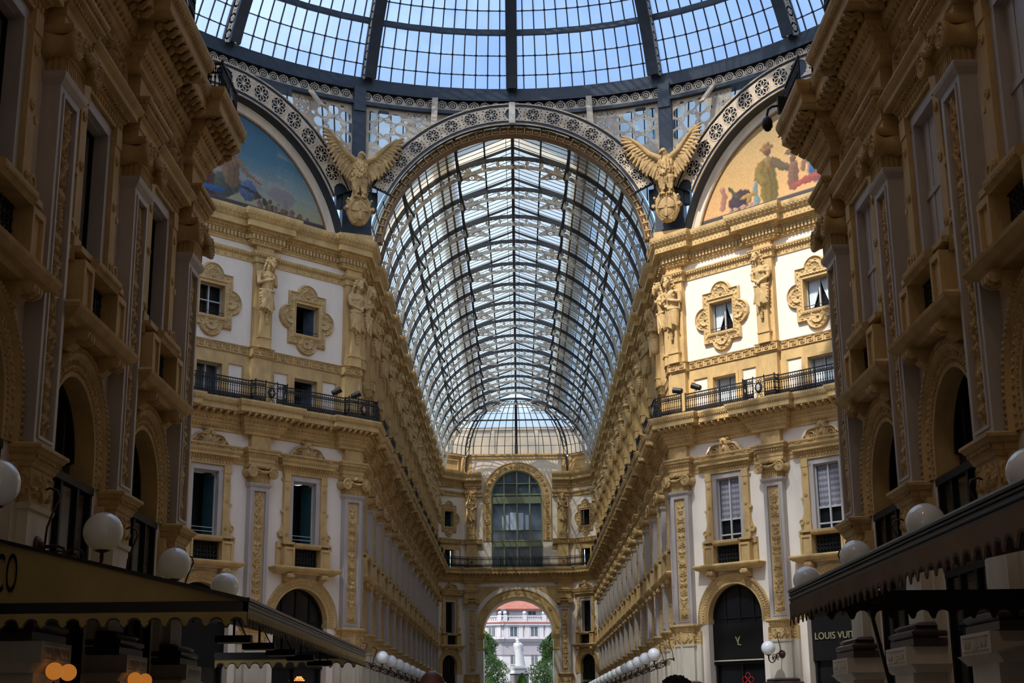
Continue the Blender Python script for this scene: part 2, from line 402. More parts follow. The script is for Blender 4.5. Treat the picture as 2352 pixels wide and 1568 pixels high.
def wall_strip(mb,fr,s0,s1,sc,ops,z0,z1,o,dep=.45):
    """front face with openings centred on sc, plus their reveals"""
    P=lambda t,z,oo=o: (*fr.P(t,oo).xy,z)
    z=z0
    for (hw,a,b,arch) in sorted(ops,key=lambda q:q[1]):
        if a>z: mb.quad(P(s0,z),P(s1,z),P(s1,a),P(s0,a))
        mb.quad(P(s0,a),P(sc-hw,a),P(sc-hw,b),P(s0,b)); mb.quad(P(sc+hw,a),P(s1,a),P(s1,b),P(sc+hw,b))
        i=o-dep; top=b
        if arch:
            n=24; zc=b-hw; pts=[(sc-hw*math.cos(PI*k/n),zc+hw*math.sin(PI*k/n)) for k in range(n+1)]
            for (x0,y0),(x1,y1) in zip(pts[:-1],pts[1:]):
                mb.quad(P(x0,y0),P(x1,y1),P(x1,b),P(x0,b)); mb.quad(P(x0,y0),P(x1,y1),P(x1,y1,i),P(x0,y0,i))
            top=zc
        else: mb.quad(P(sc-hw,b),P(sc+hw,b),P(sc+hw,b,i),P(sc-hw,b,i))
        for sx in (-1,1): mb.quad(P(sc+sx*hw,a),P(sc+sx*hw,top),P(sc+sx*hw,top,i),P(sc+sx*hw,a,i))
        mb.quad(P(sc-hw,a),P(sc+hw,a),P(sc+hw,a,i),P(sc-hw,a,i)); z=b
    if z<z1: mb.quad(P(s0,z),P(s1,z),P(s1,z1),P(s0,z1))
def fbox(mb,fr,s0,s1,o0,o1,z0,z1):
    mb.k=getattr(mb,'k',0)+1; e=(mb.k%9)*.0007; s0-=e; s1+=e; o1+=e; z0-=e; z1+=e
    Q=[fr.P(s0,o0),fr.P(s1,o0),fr.P(s1,o1),fr.P(s0,o1)]
    mb.add([(*q.xy,z0) for q in Q]+[(*q.xy,z1) for q in Q],[(0,3,2,1),(4,5,6,7),(0,1,5,4),(1,2,6,5),(2,3,7,6),(3,0,4,7)])
def build_wall(fr,name,upper=True,blind=False,label=None,ext=(0,0),bl=None):
    mb=MB(); B=bl or bays(fr); e0,e1=ext
    cuts=[-e0]+([ (a+b)/2 for (a,_),(b,_) in zip(B[:-1],B[1:])])+[fr.L+e1] if B else [0,fr.L]
    for i,(sc,w) in enumerate(B):
        ri=ro_of(w)-.5
        sx=w/4.6 if w<4 else 1
        wall_strip(mb,fr,cuts[i],cuts[i+1],sc,[(ri,-1.6,ARZ-.5,True),(.66*sx,7.75,10.6,False)],-1.6,13.3,RL,.5)
        if upper: wall_strip(mb,fr,cuts[i],cuts[i+1],sc,[(.66*sx,13.72,15.4,False),(.69*sx,17.5,19.04,False)],13.3,22.6,RU,.35)
        else: wall_strip(mb,fr,cuts[i],cuts[i+1],sc,[],13.3,22.6,RU)
    mb.mi=1
    for t in fr.pil:
        a,b=max(0,t-.5),min(fr.L,t+.5)
        fbox(mb,fr,a,b,-1.,-.03,11.6,12.5)
        if upper:
            fbox(mb,fr,a,b,-1.,FU,13.6,16.0); fbox(mb,fr,a+.02,b-.02,-1.,FU-.03,16.3,20.6); fbox(mb,fr,a+.03,b-.03,-1.,FU-.04,20.8,21.4)
    if upper:                                  # ochre storey behind the balcony with white sunk panels
        for sc,w in B:
            k=w/5.25 if w<5.2 else 1; h=.66*(w/4.6 if w<4 else 1)
            mb.mi=1
            for sx in (-1,1):
                x0,x1=sorted((sc+sx*h,sc+sx*(w/2-.5)))
                fbox(mb,fr,x0,x1,RU-.1,RU+.06,15.5,15.95); fbox(mb,fr,x0,x1,RU-.1,RU+.05,13.5,13.9)
                a=sc+sx*h; b=sc+sx*(w/2-.5); p0=a+sx*.32*k; p1=p0+sx*.82*k
                for u,v in ((a,p0),(p1,b)):
                    x0,x1=sorted((u,v)); fbox(mb,fr,x0,x1,RU-.1,RU+.06,13.8,15.6)
                for u,v in ((p0,p0+sx*.05),(p1-sx*.05,p1)):
                    x0,x1=sorted((u,v)); fbox(mb,fr,x0,x1,RU-.1,RU+.03,13.8,15.5)
            fbox(mb,fr,sc-h,sc+h,RU-.1,RU+.06,15.42,15.95)
            for sx in (-1,1):
                x0,x1=sorted((sc+sx*h,sc+sx*(h+.14))); fbox(mb,fr,x0,x1,RU-.1,RU+.1,13.7,15.5)
            fbox(mb,fr,sc-h-.14,sc+h+.14,RU-.1,RU+.1,15.4,15.52)
            mb.mi=0
    o=struct(name,mb,[PLA,OCH],label=label); return o
# ------------------------------------------------------------------ carved panel meshes
def carved_panel(hw,z0,z1,c,seed,amp=.075):
    r=Relief(-hw,hw,z0,z1,c); rd=random.Random(seed); z=z0+.1; r.ridge([(0,z0+.03),(0,z1-.05)],.022,amp*.5)
    while z<z1-.25:
        k=rd.choice(['urn','scroll','face','leaf','scroll','putto','leaf','shell']); H=rd.uniform(.34,.52); q=hw/.28
        if k=='urn':
            r.blob(0,z+.16,.12*q,.12,amp); r.blob(0,z+.3,.15*q,.04,amp*.9); r.blob(0,z+.03,.08*q,.035,amp*.8)
            for a in (.5,1.0): r.leaf(.06,z+.3,.17*q,a,.03,amp*.8,True)
        elif k=='face':
            r.blob(0,z+.2,.085,.11,amp*1.25); r.blob(0,z+.19,.02,.035,amp*1.6); r.blob(.035,z+.22,.018,.014,amp*.6,mir=True)
            for a in (0,.5,1.0,1.4): r.leaf(.07,z+.22,.13*q,a,.03,amp*.9,True)
            r.blob(0,z+.07,.1,.05,amp)
        elif k=='putto':
            r.blob(0,z+.36,.055,.06,amp*1.3); r.blob(0,z+.22,.075,.11,amp*1.2); r.ridge([(.04,z+.14),(.09*q,z+.05),(.07,z-.02)],.035,amp,True); r.ridge([(.05,z+.28),(.15*q,z+.3),(.18*q,z+.4)],.024,amp,True); H=.5
        elif k=='scroll':
            r.spiral(.13*q,z+.14,.1,1.4,PI,.026,amp,rd.choice([1,-1]),True); r.leaf(.02,z+.02,.2*q,.25,.028,amp*.8,True); r.leaf(.02,z+.26,.22*q,.9,.03,amp,True); r.blob(0,z+.16,.045,.09,amp)
        elif k=='leaf':
            for i in range(4): r.leaf(.01,z+.06+i*.07,(.22-.03*i)*q,.35+.3*i,.032,amp*(.7+.1*i),True)
            r.blob(0,z+.2,.04,.14,amp)
        else:
            for i in range(4): r.leaf(0,z+.1,.2*q,.2+.4*i,.025,amp*.9,True)
            r.blob(0,z+.1,.06,.05,amp*1.2); r.ridge([(-.2*q,z+.02),(.2*q,z+.02)],.02,amp*.8)
        for _ in range(3): r.blob(rd.uniform(.08,.24)*q,z+rd.uniform(0,H),rd.uniform(.012,.028),rd.uniform(.012,.028),amp*.7,mir=True)
        z+=H
    return r
def scroll_frieze(x0,x1,z0,z1,c,amp=.05,mask=True):
    """acanthus block of the impost"""
    r=Relief(x0,x1,z0,z1,c); h=z1-z0; w=(x1-x0)/2; cx=(x0+x1)/2
    for i in range(3): r.leaf(0,z0+.05*h,h*.9-.12*h*i,PI/2-.35*i,h*.1,amp*1.2,True)
    r.spiral(w*.5,z0+h*.62,h*.22,1.3,PI/2,.03,amp,-1,True); r.spiral(w*.62,z0+h*.25,h*.18,1.3,0,.025,amp,1,True)
    for a in (.3,.9,1.6): r.leaf(w*.6,z0+h*.3,h*.4,a,h*.07,amp*.8,True)
    for i in range(8): r.blob(w*(.12+.1*i),z0+h*(.15+.09*((i*5)%8)),.025,.03,amp*.7,mir=True)
    return r
# ------------------------------------------------------------------ lower pilaster
def make_pilaster(end=False):
    p=Proto('pilaster','pilaster',-1.6); m=MB()
    m.ob(-.62,.62,-.5,.3,-1.6,.82); m.wrap([(0,.72),(.3,.72),(.36,.8),(.42,.86)],-.55,.55)
    p.part('pedestal',m,PAL)
    m=MB(); m.ob(-.7,.7,-.5,.42,.86,1.17); p2=p.part('pedestal_band',m,PAL)
    r=Relief(-.62,.62,.9,1.13,.02)
    for i in range(4): r.leaf(0,.92,.19,PI/2-.4*i,.022,.03,True)
    for x in (.3,.46):
        for aa in (-.5,0,.5): r.leaf(x,.93,.17,PI/2+aa,.02,.03,True)
    r.ridge([(-.6,.92),(.6,.92)],.012,.02); r.ridge([(-.6,1.115),(.6,1.115)],.012,.02)
    p.part('carved_band',r.mb(.42),PAL,True,p2)
    m=MB(); m.wrap([(.0,1.18),(.3,1.18),(.3,1.3),(.26,1.32),(.32,1.37),(.32,1.42),(.24,1.46),(.2,1.48),(.24,1.53),(.15,1.58),(.05,1.6)],-.5,.5,.4); m.ob(-.75,.75,-.5,.25,1.18,1.3)
    p.part('base_moulding',m,DRK)
    m=MB(); m.ob(-.5,.5,-.6,.0,1.55,3.2); m.ob(-.78,.78,-.6,-.16,1.2,3.2); m.wrap([(0,3.1),(.04,3.12),(.06,3.2),(0,3.22)],-.5,.5,.16); p.part('lower_shaft',m,PAL)
    m=MB(); m.ob(-.5,.5,-.6,.0,3.2,3.78); m.ob(-.78,.78,-.6,-.16,3.2,3.78); ib=p.part('impost_block',m,OCH)
    r=scroll_frieze(-.46,.46,3.24,3.74,.018,.07); q=r.mb(0.)
    r2=Relief(-.12,.12,3.24,3.74,.02)
    for i in range(3): r2.leaf(0,3.28+.12*i,.14,.8,.03,.04,True)
    for sx in (-1,1): q.merge(r2.mb(-.16),lambda x,y,z: (x+sx*.64,y,z))
    for sx in (-1,1): q.merge(scroll_frieze(-.2,.2,3.26,3.72,.025,.05).mb(0),lambda x,y,z: (sx*(.5-y*1.0),x+.22,z))
    p.part('carved_acanthus',q,OCH2,True,ib)
    m=MB(); pr=[(0,3.74),(.03,3.76),(.05,3.82),(.07,3.84),(.07,3.93),(.12,3.95),(.16,4.0),(.19,4.02),(.19,4.07),(.14,4.1),(0,4.11)]
    m.wrap(pr,-.5,.5,.4); m.wrap([(o-.16,z) for o,z in pr],-.86+.16,.86-.16,.4)
    for i in range(9): m.ball((-.5+.125*i,-.1,3.9),(.035,.03,.045),6,5)
    p.part('impost',m,OCH)
    m=MB(); m.ob(-.5,-.32,-.5,0,4.08,10.16); m.ob(.32,.5,-.5,0,4.08,10.16); m.ob(-.34,.34,-.5,0,4.08,4.25); m.ob(-.34,.34,-.5,0,9.88,10.16); m.ob(-.34,.34,-.5,-.08,4.2,9.9)
    for sx in (-1,1): m.ob(sx*.335-.022,sx*.335+.022,-.1,.02,4.23,9.9)
    m.wrap([(0,10.0),(.02,10.02),(.08,10.1),(.1,10.16),(.1,10.2),(0,10.2)],-.5,.5,.4); m.ob(-.34,.34,-.1,.02,4.22,4.26); m.ob(-.34,.34,-.1,.02,9.86,9.9)
    sh=p.part('shaft',m,MAR)
    m=MB(); m.ob(-.29,.29,-.1,-.07,4.3,9.82); cp=p.part('carved_panel',m,OCH,False,sh)
    p.reliefs=[carved_panel(.28,4.32,9.8,.02,s).mb(-.07).mesh('grotesque_carving',OCH2,True,p.zb) for s in (11,23,5)]
    p.part('grotesque_carving',p.reliefs[0],OCH2,True,sh)
    m=MB(); m.ob(-.46,.46,-.5,.04,10.18,10.6)
    for i in range(9): m.ob(-.43+.1*i,-.37+.1*i,.03,.07,10.22,10.48)
    for sx in (-1,1):
        for i in range(4): m.box(sx*.46-.03*(sx<0),sx*.46+.03*(sx>0),-.02+.1*i,.04+.1*i,10.22,10.48)
    m.wrap([(0,10.48),(.08,10.5),(.1,10.54),(.06,10.58),(.14,10.66),(.16,10.74),(.1,10.8),(0,10.8)],-.46,.46,.4)
    m.wrap([(0,10.84),(.14,10.84),(.18,10.88),(.2,10.93),(.2,10.98),(0,10.98)],-.5,.5,.4)
    for i in range(7): m.ball((-.33+.11*i,-.2,10.7),(.042,.05,.06),7,5)
    cap=p.part('capital',m,OCH)
    m=MB()
    for sx in (-1,1):
        cx,cz=sx*.55,10.66
        m.lathe([(.23,-.4),(.25,-.3),(.18,-.1),(.16,0),(.19,.1),(.25,.2),(.26,.24),(.24,.27),(.2,.27),(.19,.245),(.001,.245)],(cx,0,cz),16,'y')
        P=[]
        for i in range(30):
            a=i/29*4*PI; R=.19*(1-.8*i/29); P.append((cx+sx*R*math.cos(a+PI/2),-.25,cz+R*math.sin(a+PI/2)))
        m.tube(P,.02,6); m.ball((cx,-.26,cz),.045,8,6)
        for i in range(12): a=i*PI/6; m.ball((cx+.215*math.cos(a),-.27,cz+.215*math.sin(a)),.022,6,4)
    for i in range(9):
        x=-.32+.08*i; m.ball((x,-.27,10.72-.1*math.cos(x*4.5)+.03),(.05,.05,.06),7,5); m.ball((x+.03,-.3,10.76-.1*math.cos(x*4.5)),.03,6,4)
    for i in range(5): a=PI*i/4; m.ball((.1*math.cos(a),-.22,10.9+.08*math.sin(a)),(.05,.05,.06),7,5)
    m.ball((0,-.24,10.92),(.05,.06,.06),7,5)
    p.part('volute',m,OCH,True,cap)
    return p
# ------------------------------------------------------------------ first-floor window surround
def make_surround():
    p=Proto('window_surround','window surround',6.0)
    m=MB()                                                    # marble inner architrave
    for sx in (-1,1): m.ob(min(sx*.64,sx*.86),max(sx*.64,sx*.86),-.5,.06,7.72,10.78); m.ob(min(sx*.655,sx*.69),max(sx*.655,sx*.69),-.3,-.05,7.72,10.6)
    m.ob(-.86,.86,-.5,.06,10.58,10.8); m.ob(-.7,.7,-.45,-.05,10.54,10.62)
    m.wrap([(0,10.7),(.03,10.72),(.04,10.8)],-.86,.86,.3) 
    p.part('architrave',m,MAR)
    for sx in (-1,1):
        m=MB(); a,b=sorted((sx*.86,sx*1.2)); m.ob(a,b,-.3,.14,7.98,10.5); c,d=sorted((sx*.9,sx*1.16)); 
        m.ob(c-.06,d+.06,-.3,.18,7.72,7.98); m.wrap([(.0,10.45),(.03,10.48),(.08,10.55),(.1,10.62),(.02,10.64)],a,b,.3); m.ob(a,b,-.3,.16,10.5,10.86)
        for z in (8.12,9.3,10.22):
            m.lathe([(.001,.0),(.085,.0),(.09,.03),(.06,.04),(.05,.02),(.03,.05),(.001,.06)],(sx*1.03,-.14,z),12,'y')
        # side scroll leaning on the jamb
        q=[(sx*(1.2+.22*math.exp(-((z-7.98)/.38)**2)+.07*math.exp(-((z-9.1)/.12)**2)),z) for z in np.linspace(7.98,9.3,16)]
        V=[];n=len(q)
        for x,z in q: V+=[(sx*1.18,-.1,z),(x,-.1,z),(x,.25,z),(sx*1.18,.25,z)]
        m.add(V,[(4*i+k,4*i+(k+1)%4,4*i+4+(k+1)%4,4*i+4+k) for i in range(n-1) for k in (0,1,2)]+[(0,1,2,3),(4*n-4,4*n-3,4*n-2,4*n-1)])
        m.lathe([(.13,-.2),(.13,.16),(.09,.16),(.08,.13),(.001,.13)],(sx*1.32,0,8.12),12,'y'); m.lathe([(.07,-.2),(.07,.16),(.001,.16)],(sx*1.24,0,9.12),10,'y')
        p.part('jamb',m,OCH)
    m=MB(); m.ob(-1.24,1.24,-.3,.13,10.82,11.08)
    for i in range(15): m.ball((-1.12+.16*i,-.14,10.96),(.05,.04,.08),7,5)
    m.wrap([(0,11.06),(.15,11.06),(.19,11.1),(.21,11.16),(.34,11.19),(.36,11.2),(.36,11.3),(.42,11.36),(.46,11.42),(.46,11.46),(0,11.47)],-1.12,1.12,.3)
    for i in range(20): m.ob(-1.2+.125*i,-1.14+.125*i,.1,.26,11.09,11.16)
    en=p.part('entablature',m,OCH)
    # pediment: two S-scrolls, shell crest and head
    r=Relief(-1.4,1.4,11.44,12.62,.02)
    top=[(x,11.56+.56*(lambda q:q*q*(3-2*q))(min(1,max(0,(1.22-x)/.78)))) for x in np.linspace(.12,1.3,16)]
    for i,(x,z) in enumerate(top): r.ridge([(x,11.47),(x,z)],.055,.07,True)
    r.ridge(top,.05,.19,True); r.spiral(.52,11.82,.27,1.9,PI/2,.036,.22,-1,True); r.spiral(1.3,11.58,.09,1.2,PI,.03,.2,1,True)
    r.blob(0,11.86,.2,.3,.14); r.blob(0,11.9,.1,.14,.24); r.blob(0,11.87,.02,.04,.28); r.ridge([(.14+.06*math.cos(a),11.86+.3*math.sin(a)) for a in np.linspace(-1.4,1.4,9)],.03,.2,True)
    for i in range(5): r.leaf(0,12.16,.3,PI/2-.45*i,.05,.2,True)
    for i in range(5): r.leaf(.86+.09*i,11.5,.26-.04*i,2.1,.04,.15,True)
    r.blob(0,12.3,.06,.14,.24)
    for sx in (-1,1): r.blob(.22,12.36,.05,.05,.2,mir=True)
    m=r.mb(.1); 
    m.ob(-.55,.55,-.3,.1,11.45,12.1); m.ob(-1.0,1.0,-.3,.1,11.45,11.66)
    for sx in (-1,1): m.lathe([(.1,-.3),(.1,.24),(.001,.24)],(sx*1.3,0,11.57),12,'y')
    p.part('pediment_scroll',m,OCH2,True)
    # parapet
    m=MB()
    for sx in (-1,1):
        a,b=sorted((sx*.72,sx*1.28)); m.ob(a,b,-.3,.36,6.62,7.52); m.ob(a+.1,b-.1,.34,.38,6.72,7.44) if 0 else None
        for u,v in ((a,a+.09),(b-.09,b)): m.ob(u,v,.34,.41,6.66,7.5)
        m.ob(a,b,.34,.41,6.62,6.72); m.ob(a,b,.34,.41,7.42,7.52)
        c,d=sorted((sx*1.28,sx*1.5)); m.ob(c,d,-.3,.1,6.62,7.52)
        m.wrap([(0,7.48),(.04,7.5),(.08,7.56),(.1,7.62),(.1,7.68),(0,7.7)],a,b,-.25)
        m.ob(a-.02,b+.02,-.3,.34,7.66,7.76)
        m.ob(c,d,-.3,.18,7.5,7.74)
    m.prof([(.1,7.5),(.4,7.5),(.46,7.58),(.48,7.64),(.48,7.7),(.3,7.74),(.1,7.74)],-.72,.72)
    for i in range(14): m.ball((-.66+.1*i,-.46,7.6),(.035,.03,.035),6,4)
    m.wrap([(0,6.36),(.3,6.36),(.36,6.42),(.46,6.46),(.5,6.5),(.55,6.56),(.57,6.62),(.5,6.68),(0,6.7)],-1.28,1.28,.3)
    pa=p.part('parapet',m,OCH)
    for sx in (-1,1):
        m=MB(); m.prof([(-.3,6.38),(.42,6.38),(.5,6.3),(.5,6.2),(.42,6.14),(.3,6.16),(.22,6.08),(.1,6.02),(-.3,6.0)],sx*.95-.15,sx*.95+.15)
        m.tube([(sx*.95-.19,-.42,6.24),(sx*.95+.19,-.42,6.24)],.085,10); m.tube([(sx*.95-.17,-.12,6.08),(sx*.95+.17,-.12,6.08)],.06,10)
        for k in (-.06,.06): m.prof([(.3,6.36),(.53,6.28),(.53,6.18),(.4,6.1),(.3,6.12)],sx*.95+k-.025,sx*.95+k+.025)
        p.part('bracket',m,OCH2)
    m=MB(); m.ob(-.72,.72,-.0,.02,6.68,7.5)
    for i in range(9):
        x=-.64+.16*i; m.tube([(x,-.12,6.7),(x,-.12,7.5)],.012,5)
    for i in range(8):
        x=-.56+.16*i
        for z in (6.82,7.0,7.18,7.36): m.tube([(x+.07*math.cos(a),-.12,z+.08*math.sin(a)) for a in np.linspace(0,2*PI,9)[:-1]],.02,4,True); m.ball((x+.08,-.12,z+.09),.03,5,3); 
        m.ball((x,-.13,7.28),.035,6,4)
    for z in (6.72,6.92,7.48): m.tube([(-.72,-.12,z),(.72,-.12,z)],.014,5)
    p.part('iron_grille',m,IRO)
    return p
def make_arch(ro):
    p=Proto('arch_moulding','arch moulding',3.9); zc=ARZ-ro; m=MB(); ri=ro-.5
    P=[(-.55,ri-.012),(.012,ri-.012),(.03,ri+.03),(.015,ri+.06),(.015,ri+.13),(.05,ri+.16),(.05,ri+.3),(.09,ri+.34),(.13,ri+.4),(.12,ri+.48),(.04,ro),(-.4,ro)]
    m.arc(P,0,zc,0,PI,40)
    for sx in (-1,1):
        V=[(sx*r,-o,z) for z in (4.08,zc) for o,r in P]; n=len(P)
        if zc>4.1: m.add(V,[(i,(i+1)%n,n+(i+1)%n,n+i) for i in range(n)])
    p.part('archivolt',m,OCH)
    m=MB(); L=PI*ro+2*max(0,zc-4.1)
    def pos(r,u):
        h=max(0,zc-4.1)
        if u<h: return (r,4.1+u,0)
        if u>h+PI*ro: return (-r,4.1+(L-u),PI)
        a=(u-h)/ro; return (r*math.cos(a),zc+r*math.sin(a),a)
    n=int(L/.11)
    for i in range(n):
        x,z,a=pos(ro-.06,(i+.5)*L/n); M=Matrix.Rotation(-a,3,'Y'); m.ball((x,-.13,z),(.055,.04,.04),6,4,M)
    n=int(L/.15)
    for i in range(n):
        x,z,a=pos(ri+.23,(i+.5)*L/n); M=Matrix.Rotation(-a+.5*(-1)**i,3,'Y'); m.ball((x,-.055,z),(.07,.035,.03),6,4,M)
    n=int(L/.12)
    for i in range(n):
        x,z,a=pos(ri+.1,(i+.5)*L/n); m.ball((x,-.03,z),(.025,.025,.025),5,4)
    p.part('carved_beading',m,OCH2,True); return p
def make_quatrefoil():
    p=Proto('quatrefoil_window_frame','window frame',16.55); cz=18.3; c=.024; r=Relief(-1.66,1.66,cz-1.8,cz+1.8,c)
    X,Z=r.X,r.Z-cz; box=lambda a,b: np.minimum(a-abs(X),b-abs(Z))
    F=box(1.08,1.28)
    for x,z in ((.98,0),(-.98,0),(0,1.12),(0,-1.12)): F=np.maximum(F,.6-np.hypot(X-x,Z-z))
    H=np.where(F>0,.05,0.); 
    H=np.where((F>.02)&(F<.1),.05+.1*np.sin(np.clip((F-.02)/.08,0,1)*PI),H); H=np.where((F>.1)&(F<.26),.07+.0*F,H); H=np.where((F>.26)&(F<.33),.10,H)
    inn=box(.86,.98); H=np.where(inn>0,.06,H); b2=-box(.69,.78); H=np.where((b2>0)&(inn>0),.08,H)
    rope=np.abs(b2-.11); H=np.where((rope<.05)&(inn>-.05),.1+.07*np.sqrt(np.clip(1-(rope/.05)**2,0,1))*(.75+.25*np.sin((X+Z)*38)),H)
    for x,z,a0 in ((.98,0,0),(-.98,0,PI),(0,1.12,PI/2),(0,-1.12,-PI/2)):
        d=np.hypot(X-x*.98,Z-z*.98); an=np.arctan2(Z-z*.98,X-x*.98); m=(d<.29)&(b2>.17); H=np.where(m,.04+.09*d/.29*(.55+.45*np.abs(np.cos((an-a0)*5))),H)
        m=(d<.34)&(d>.29)&(b2>.17); H=np.where(m,.15,H); H=np.where((d<.07)&(b2>.17),.14,H)
    n=np.where((F>.14)&(F<.22)&(np.sin(X*22)*np.sin(Z*22)>.25),.045,0); H=H+np.where(H>0,n,0)
    r.H=np.where(b2<0,0,H); q=r.mb(0)
    p.part('carved_frame',q,OCH2,True)
    m=MB()
    for sx in (-1,1): a,b=sorted((sx*.66,sx*.72)); m.ob(a,b,-.36,.1,17.48,19.08)
    m.ob(-.72,.72,-.36,.1,19.02,19.1); m.ob(-.74,.74,-.36,.16,17.44,17.53)
    p.part('inner_jamb',m,OCH); return p
# ------------------------------------------------------------------ balcony railing: straight run + lobe round a pilaster
def bal_panel(mb,P,n):
    """balusters between successive points of plan polyline P"""
    for a,b in zip(P[:-1],P[1:]):
        a=Vector(a); b=Vector(b); L=(b-a).length; k=max(1,int(round(L/.118)))
        for i in range(k):
            q=a+(b-a)*((i+.5)/k); x,y=q.x,q.y; d=(b-a).normalized()
            mb.tube([(x,y,13.74),(x,y,14.62)],.016,5)
            for z,r in ((14.34,.034),(14.08,.036)): mb.ball((x,y,z),(r,r,r*1.2),6,4)
            c=[(x+d.x*.05*math.cos(t),y+d.y*.05*math.cos(t),14.5+.06*math.sin(t)) for t in np.linspace(0,2*PI,9)[:-1]]
            mb.tube(c,.016,4,True)
            for s in (-1,1):
                mb.tube([(x+d.x*s*(.012+.05*t*(2-t)),y+d.y*s*(.012+.05*t*(2-t)),13.98-.17*t) for t in (0,.4,.8,1.2)],.018,4)
            c=[(x+d.x*.035*math.cos(t),y+d.y*.035*math.cos(t),13.83+.05*math.sin(t)) for t in np.linspace(0,2*PI,7)[:-1]]; mb.tube(c,.02,4,True); mb.ball((x+d.x*.06,y+d.y*.06,13.93),(.03,.03,.04),5,3)
def make_rail(B,enamel,half=False,corner=0,name='balcony_railing'):
    """local x from one lobe edge across a bay and round the next pilaster; origin at the bay's start pilaster"""
    p=Proto(name,'railing',13.66); lw=.86
    o1,o2=RL+.62,.62
    P=[(lw,-o1),(B-lw,-o1),(B-lw,-o2),(B+lw,-o2),(B+lw,-o1)]
    m=MB(); bal_panel(m,P[:2],0); bal_panel(m,[P[1],P[2]],0); bal_panel(m,[P[2],(B-.3,-o2)],0); bal_panel(m,[(B+.3,-o2),P[3]],0); bal_panel(m,[P[3],P[4]],0)
    fr=MB()
    for z,h,w in ((14.66,.045,.06),(13.72,.04,.05),(14.43,.025,.03),(13.99,.02,.02)):
        for a,b in zip(P[:-1],P[1:]): fr.beam((*a,z),(*b,z),w,h)
    for x,y in P+[(B-.3,-o2),(B+.3,-o2)]: fr.tube([(x,y,13.68),(x,y,14.7)],.022,6); fr.ball((x,y,14.72),.035,6,4)
    p.part('rail_frame',fr,IRO); p.part('balusters',m,IRO,False)
    m=MB(); x0=B
    for i in range(10):
        a=i*PI/5; c=(x0+.2*math.cos(a),-o2,14.2+.3*math.sin(a)); m.tube([(c[0]+.055*math.cos(t),c[1],c[2]+.055*math.sin(t)) for t in np.linspace(0,2*PI,8)[:-1]],.014,4,True)
    for sx in (-1,1):
        for z in (13.82,14.55): m.tube([(x0+sx*(.13+.06*math.cos(t)),-o2,z+.06*math.sin(t)) for t in np.linspace(0,2*PI,8)[:-1]],.014,4,True)
    m.lathe([(.17,-.02),(.19,.0),(.18,.04),(.14,.05),(.001,.05)],(0,0,0),16,'y')
    k=len(m.v)-16*5; m.v[k:]=[(x+x0,y-o2,z*1.35+14.2) for x,y,z in m.v[k:]]
    p.part('scroll_panel',m,IRO)
    m=MB(); V=[(x0+.10*math.cos(a),-o2-.055,14.2+.155*math.sin(a)) for a in np.linspace(0,2*PI,21)[:-1]]; m.add(V+[(x0,-o2-.065,14.2)],[(i,(i+1)%20,20) for i in range(20)])
    m.mi=1; m.box(x0-.014,x0+.014,-o2-.07,-o2-.055,14.06,14.34); m.box(x0-.09,x0+.09,-o2-.07,-o2-.055,14.18,14.22)
    p.part('enamel_medallion',m,[enamel,ENC],label='oval enamel shield with a cross'); return p
# ------------------------------------------------------------------ globe lamp
def make_lamp():
    p=Proto('globe_lamp','lamp',2.2); m=MB(); m.ball((0,-1.0,2.82),.3,28,18); p.part('globe',m,GLO,True)
    m=MB(); m.lathe([(.001,2.42),(.03,2.44),(.03,2.5),(.11,2.53),(.13,2.56),(.12,2.58),(.001,2.58)],(0,-1.0,0),12)
    for i in range(8): a=i*PI/4; m.ball((.12*math.cos(a),-1.0+.12*math.sin(a),2.57),.025,5,4)
    m.tube([(0,-1.0,2.46),(0,-1.0,2.38),(0,-.97,2.3),(0,-.88,2.24),(0,-.74,2.22),(0,-.6,2.27),(0,-.5,2.37),(0,-.45,2.5),(0,-.42,2.58),(0,-.3,2.62),(0,-.1,2.6)],[.035,.03,.024,.022,.022,.022,.022,.024,.028,.028,.03],7)
    P=[(0,-.6+.17*(1-.75*t)*math.cos(1.5*PI*t*2+PI*.1),2.42+.17*(1-.75*t)*math.sin(1.5*PI*t*2+PI*.1)) for t in np.linspace(0,1,22)]; m.tube(P,.018,6); m.ball(P[-1],.04,6,5)
    P=[(0,-.34+.12*(1-.75*t)*math.cos(-1.4*PI*t*2-1),2.46+.12*(1-.75*t)*math.sin(-1.4*PI*t*2-1)) for t in np.linspace(0,1,18)]; m.tube(P,.016,6); m.ball(P[-1],.035,6,5)
    m.tube([(0,-.12,2.62),(0,-.14,2.9),(0,-.22,3.15),(0,-.3,3.35),(0,-.26,3.46),(0,-.14,3.5),(0,-.04,3.46)],.018,6)
    p.part('scroll_arm',m,LAM,True)
    m=MB(); m.lathe([(.17,-.0),(.17,.03),(.13,.06),(.11,.05),(.06,.12),(.001,.14)],(0,0,2.6),14,'y'); m.lathe([(.07,0),(.07,.03),(.001,.05)],(0,0,3.46),10,'y'); p.part('wall_rosette',m,LAM,True); return p
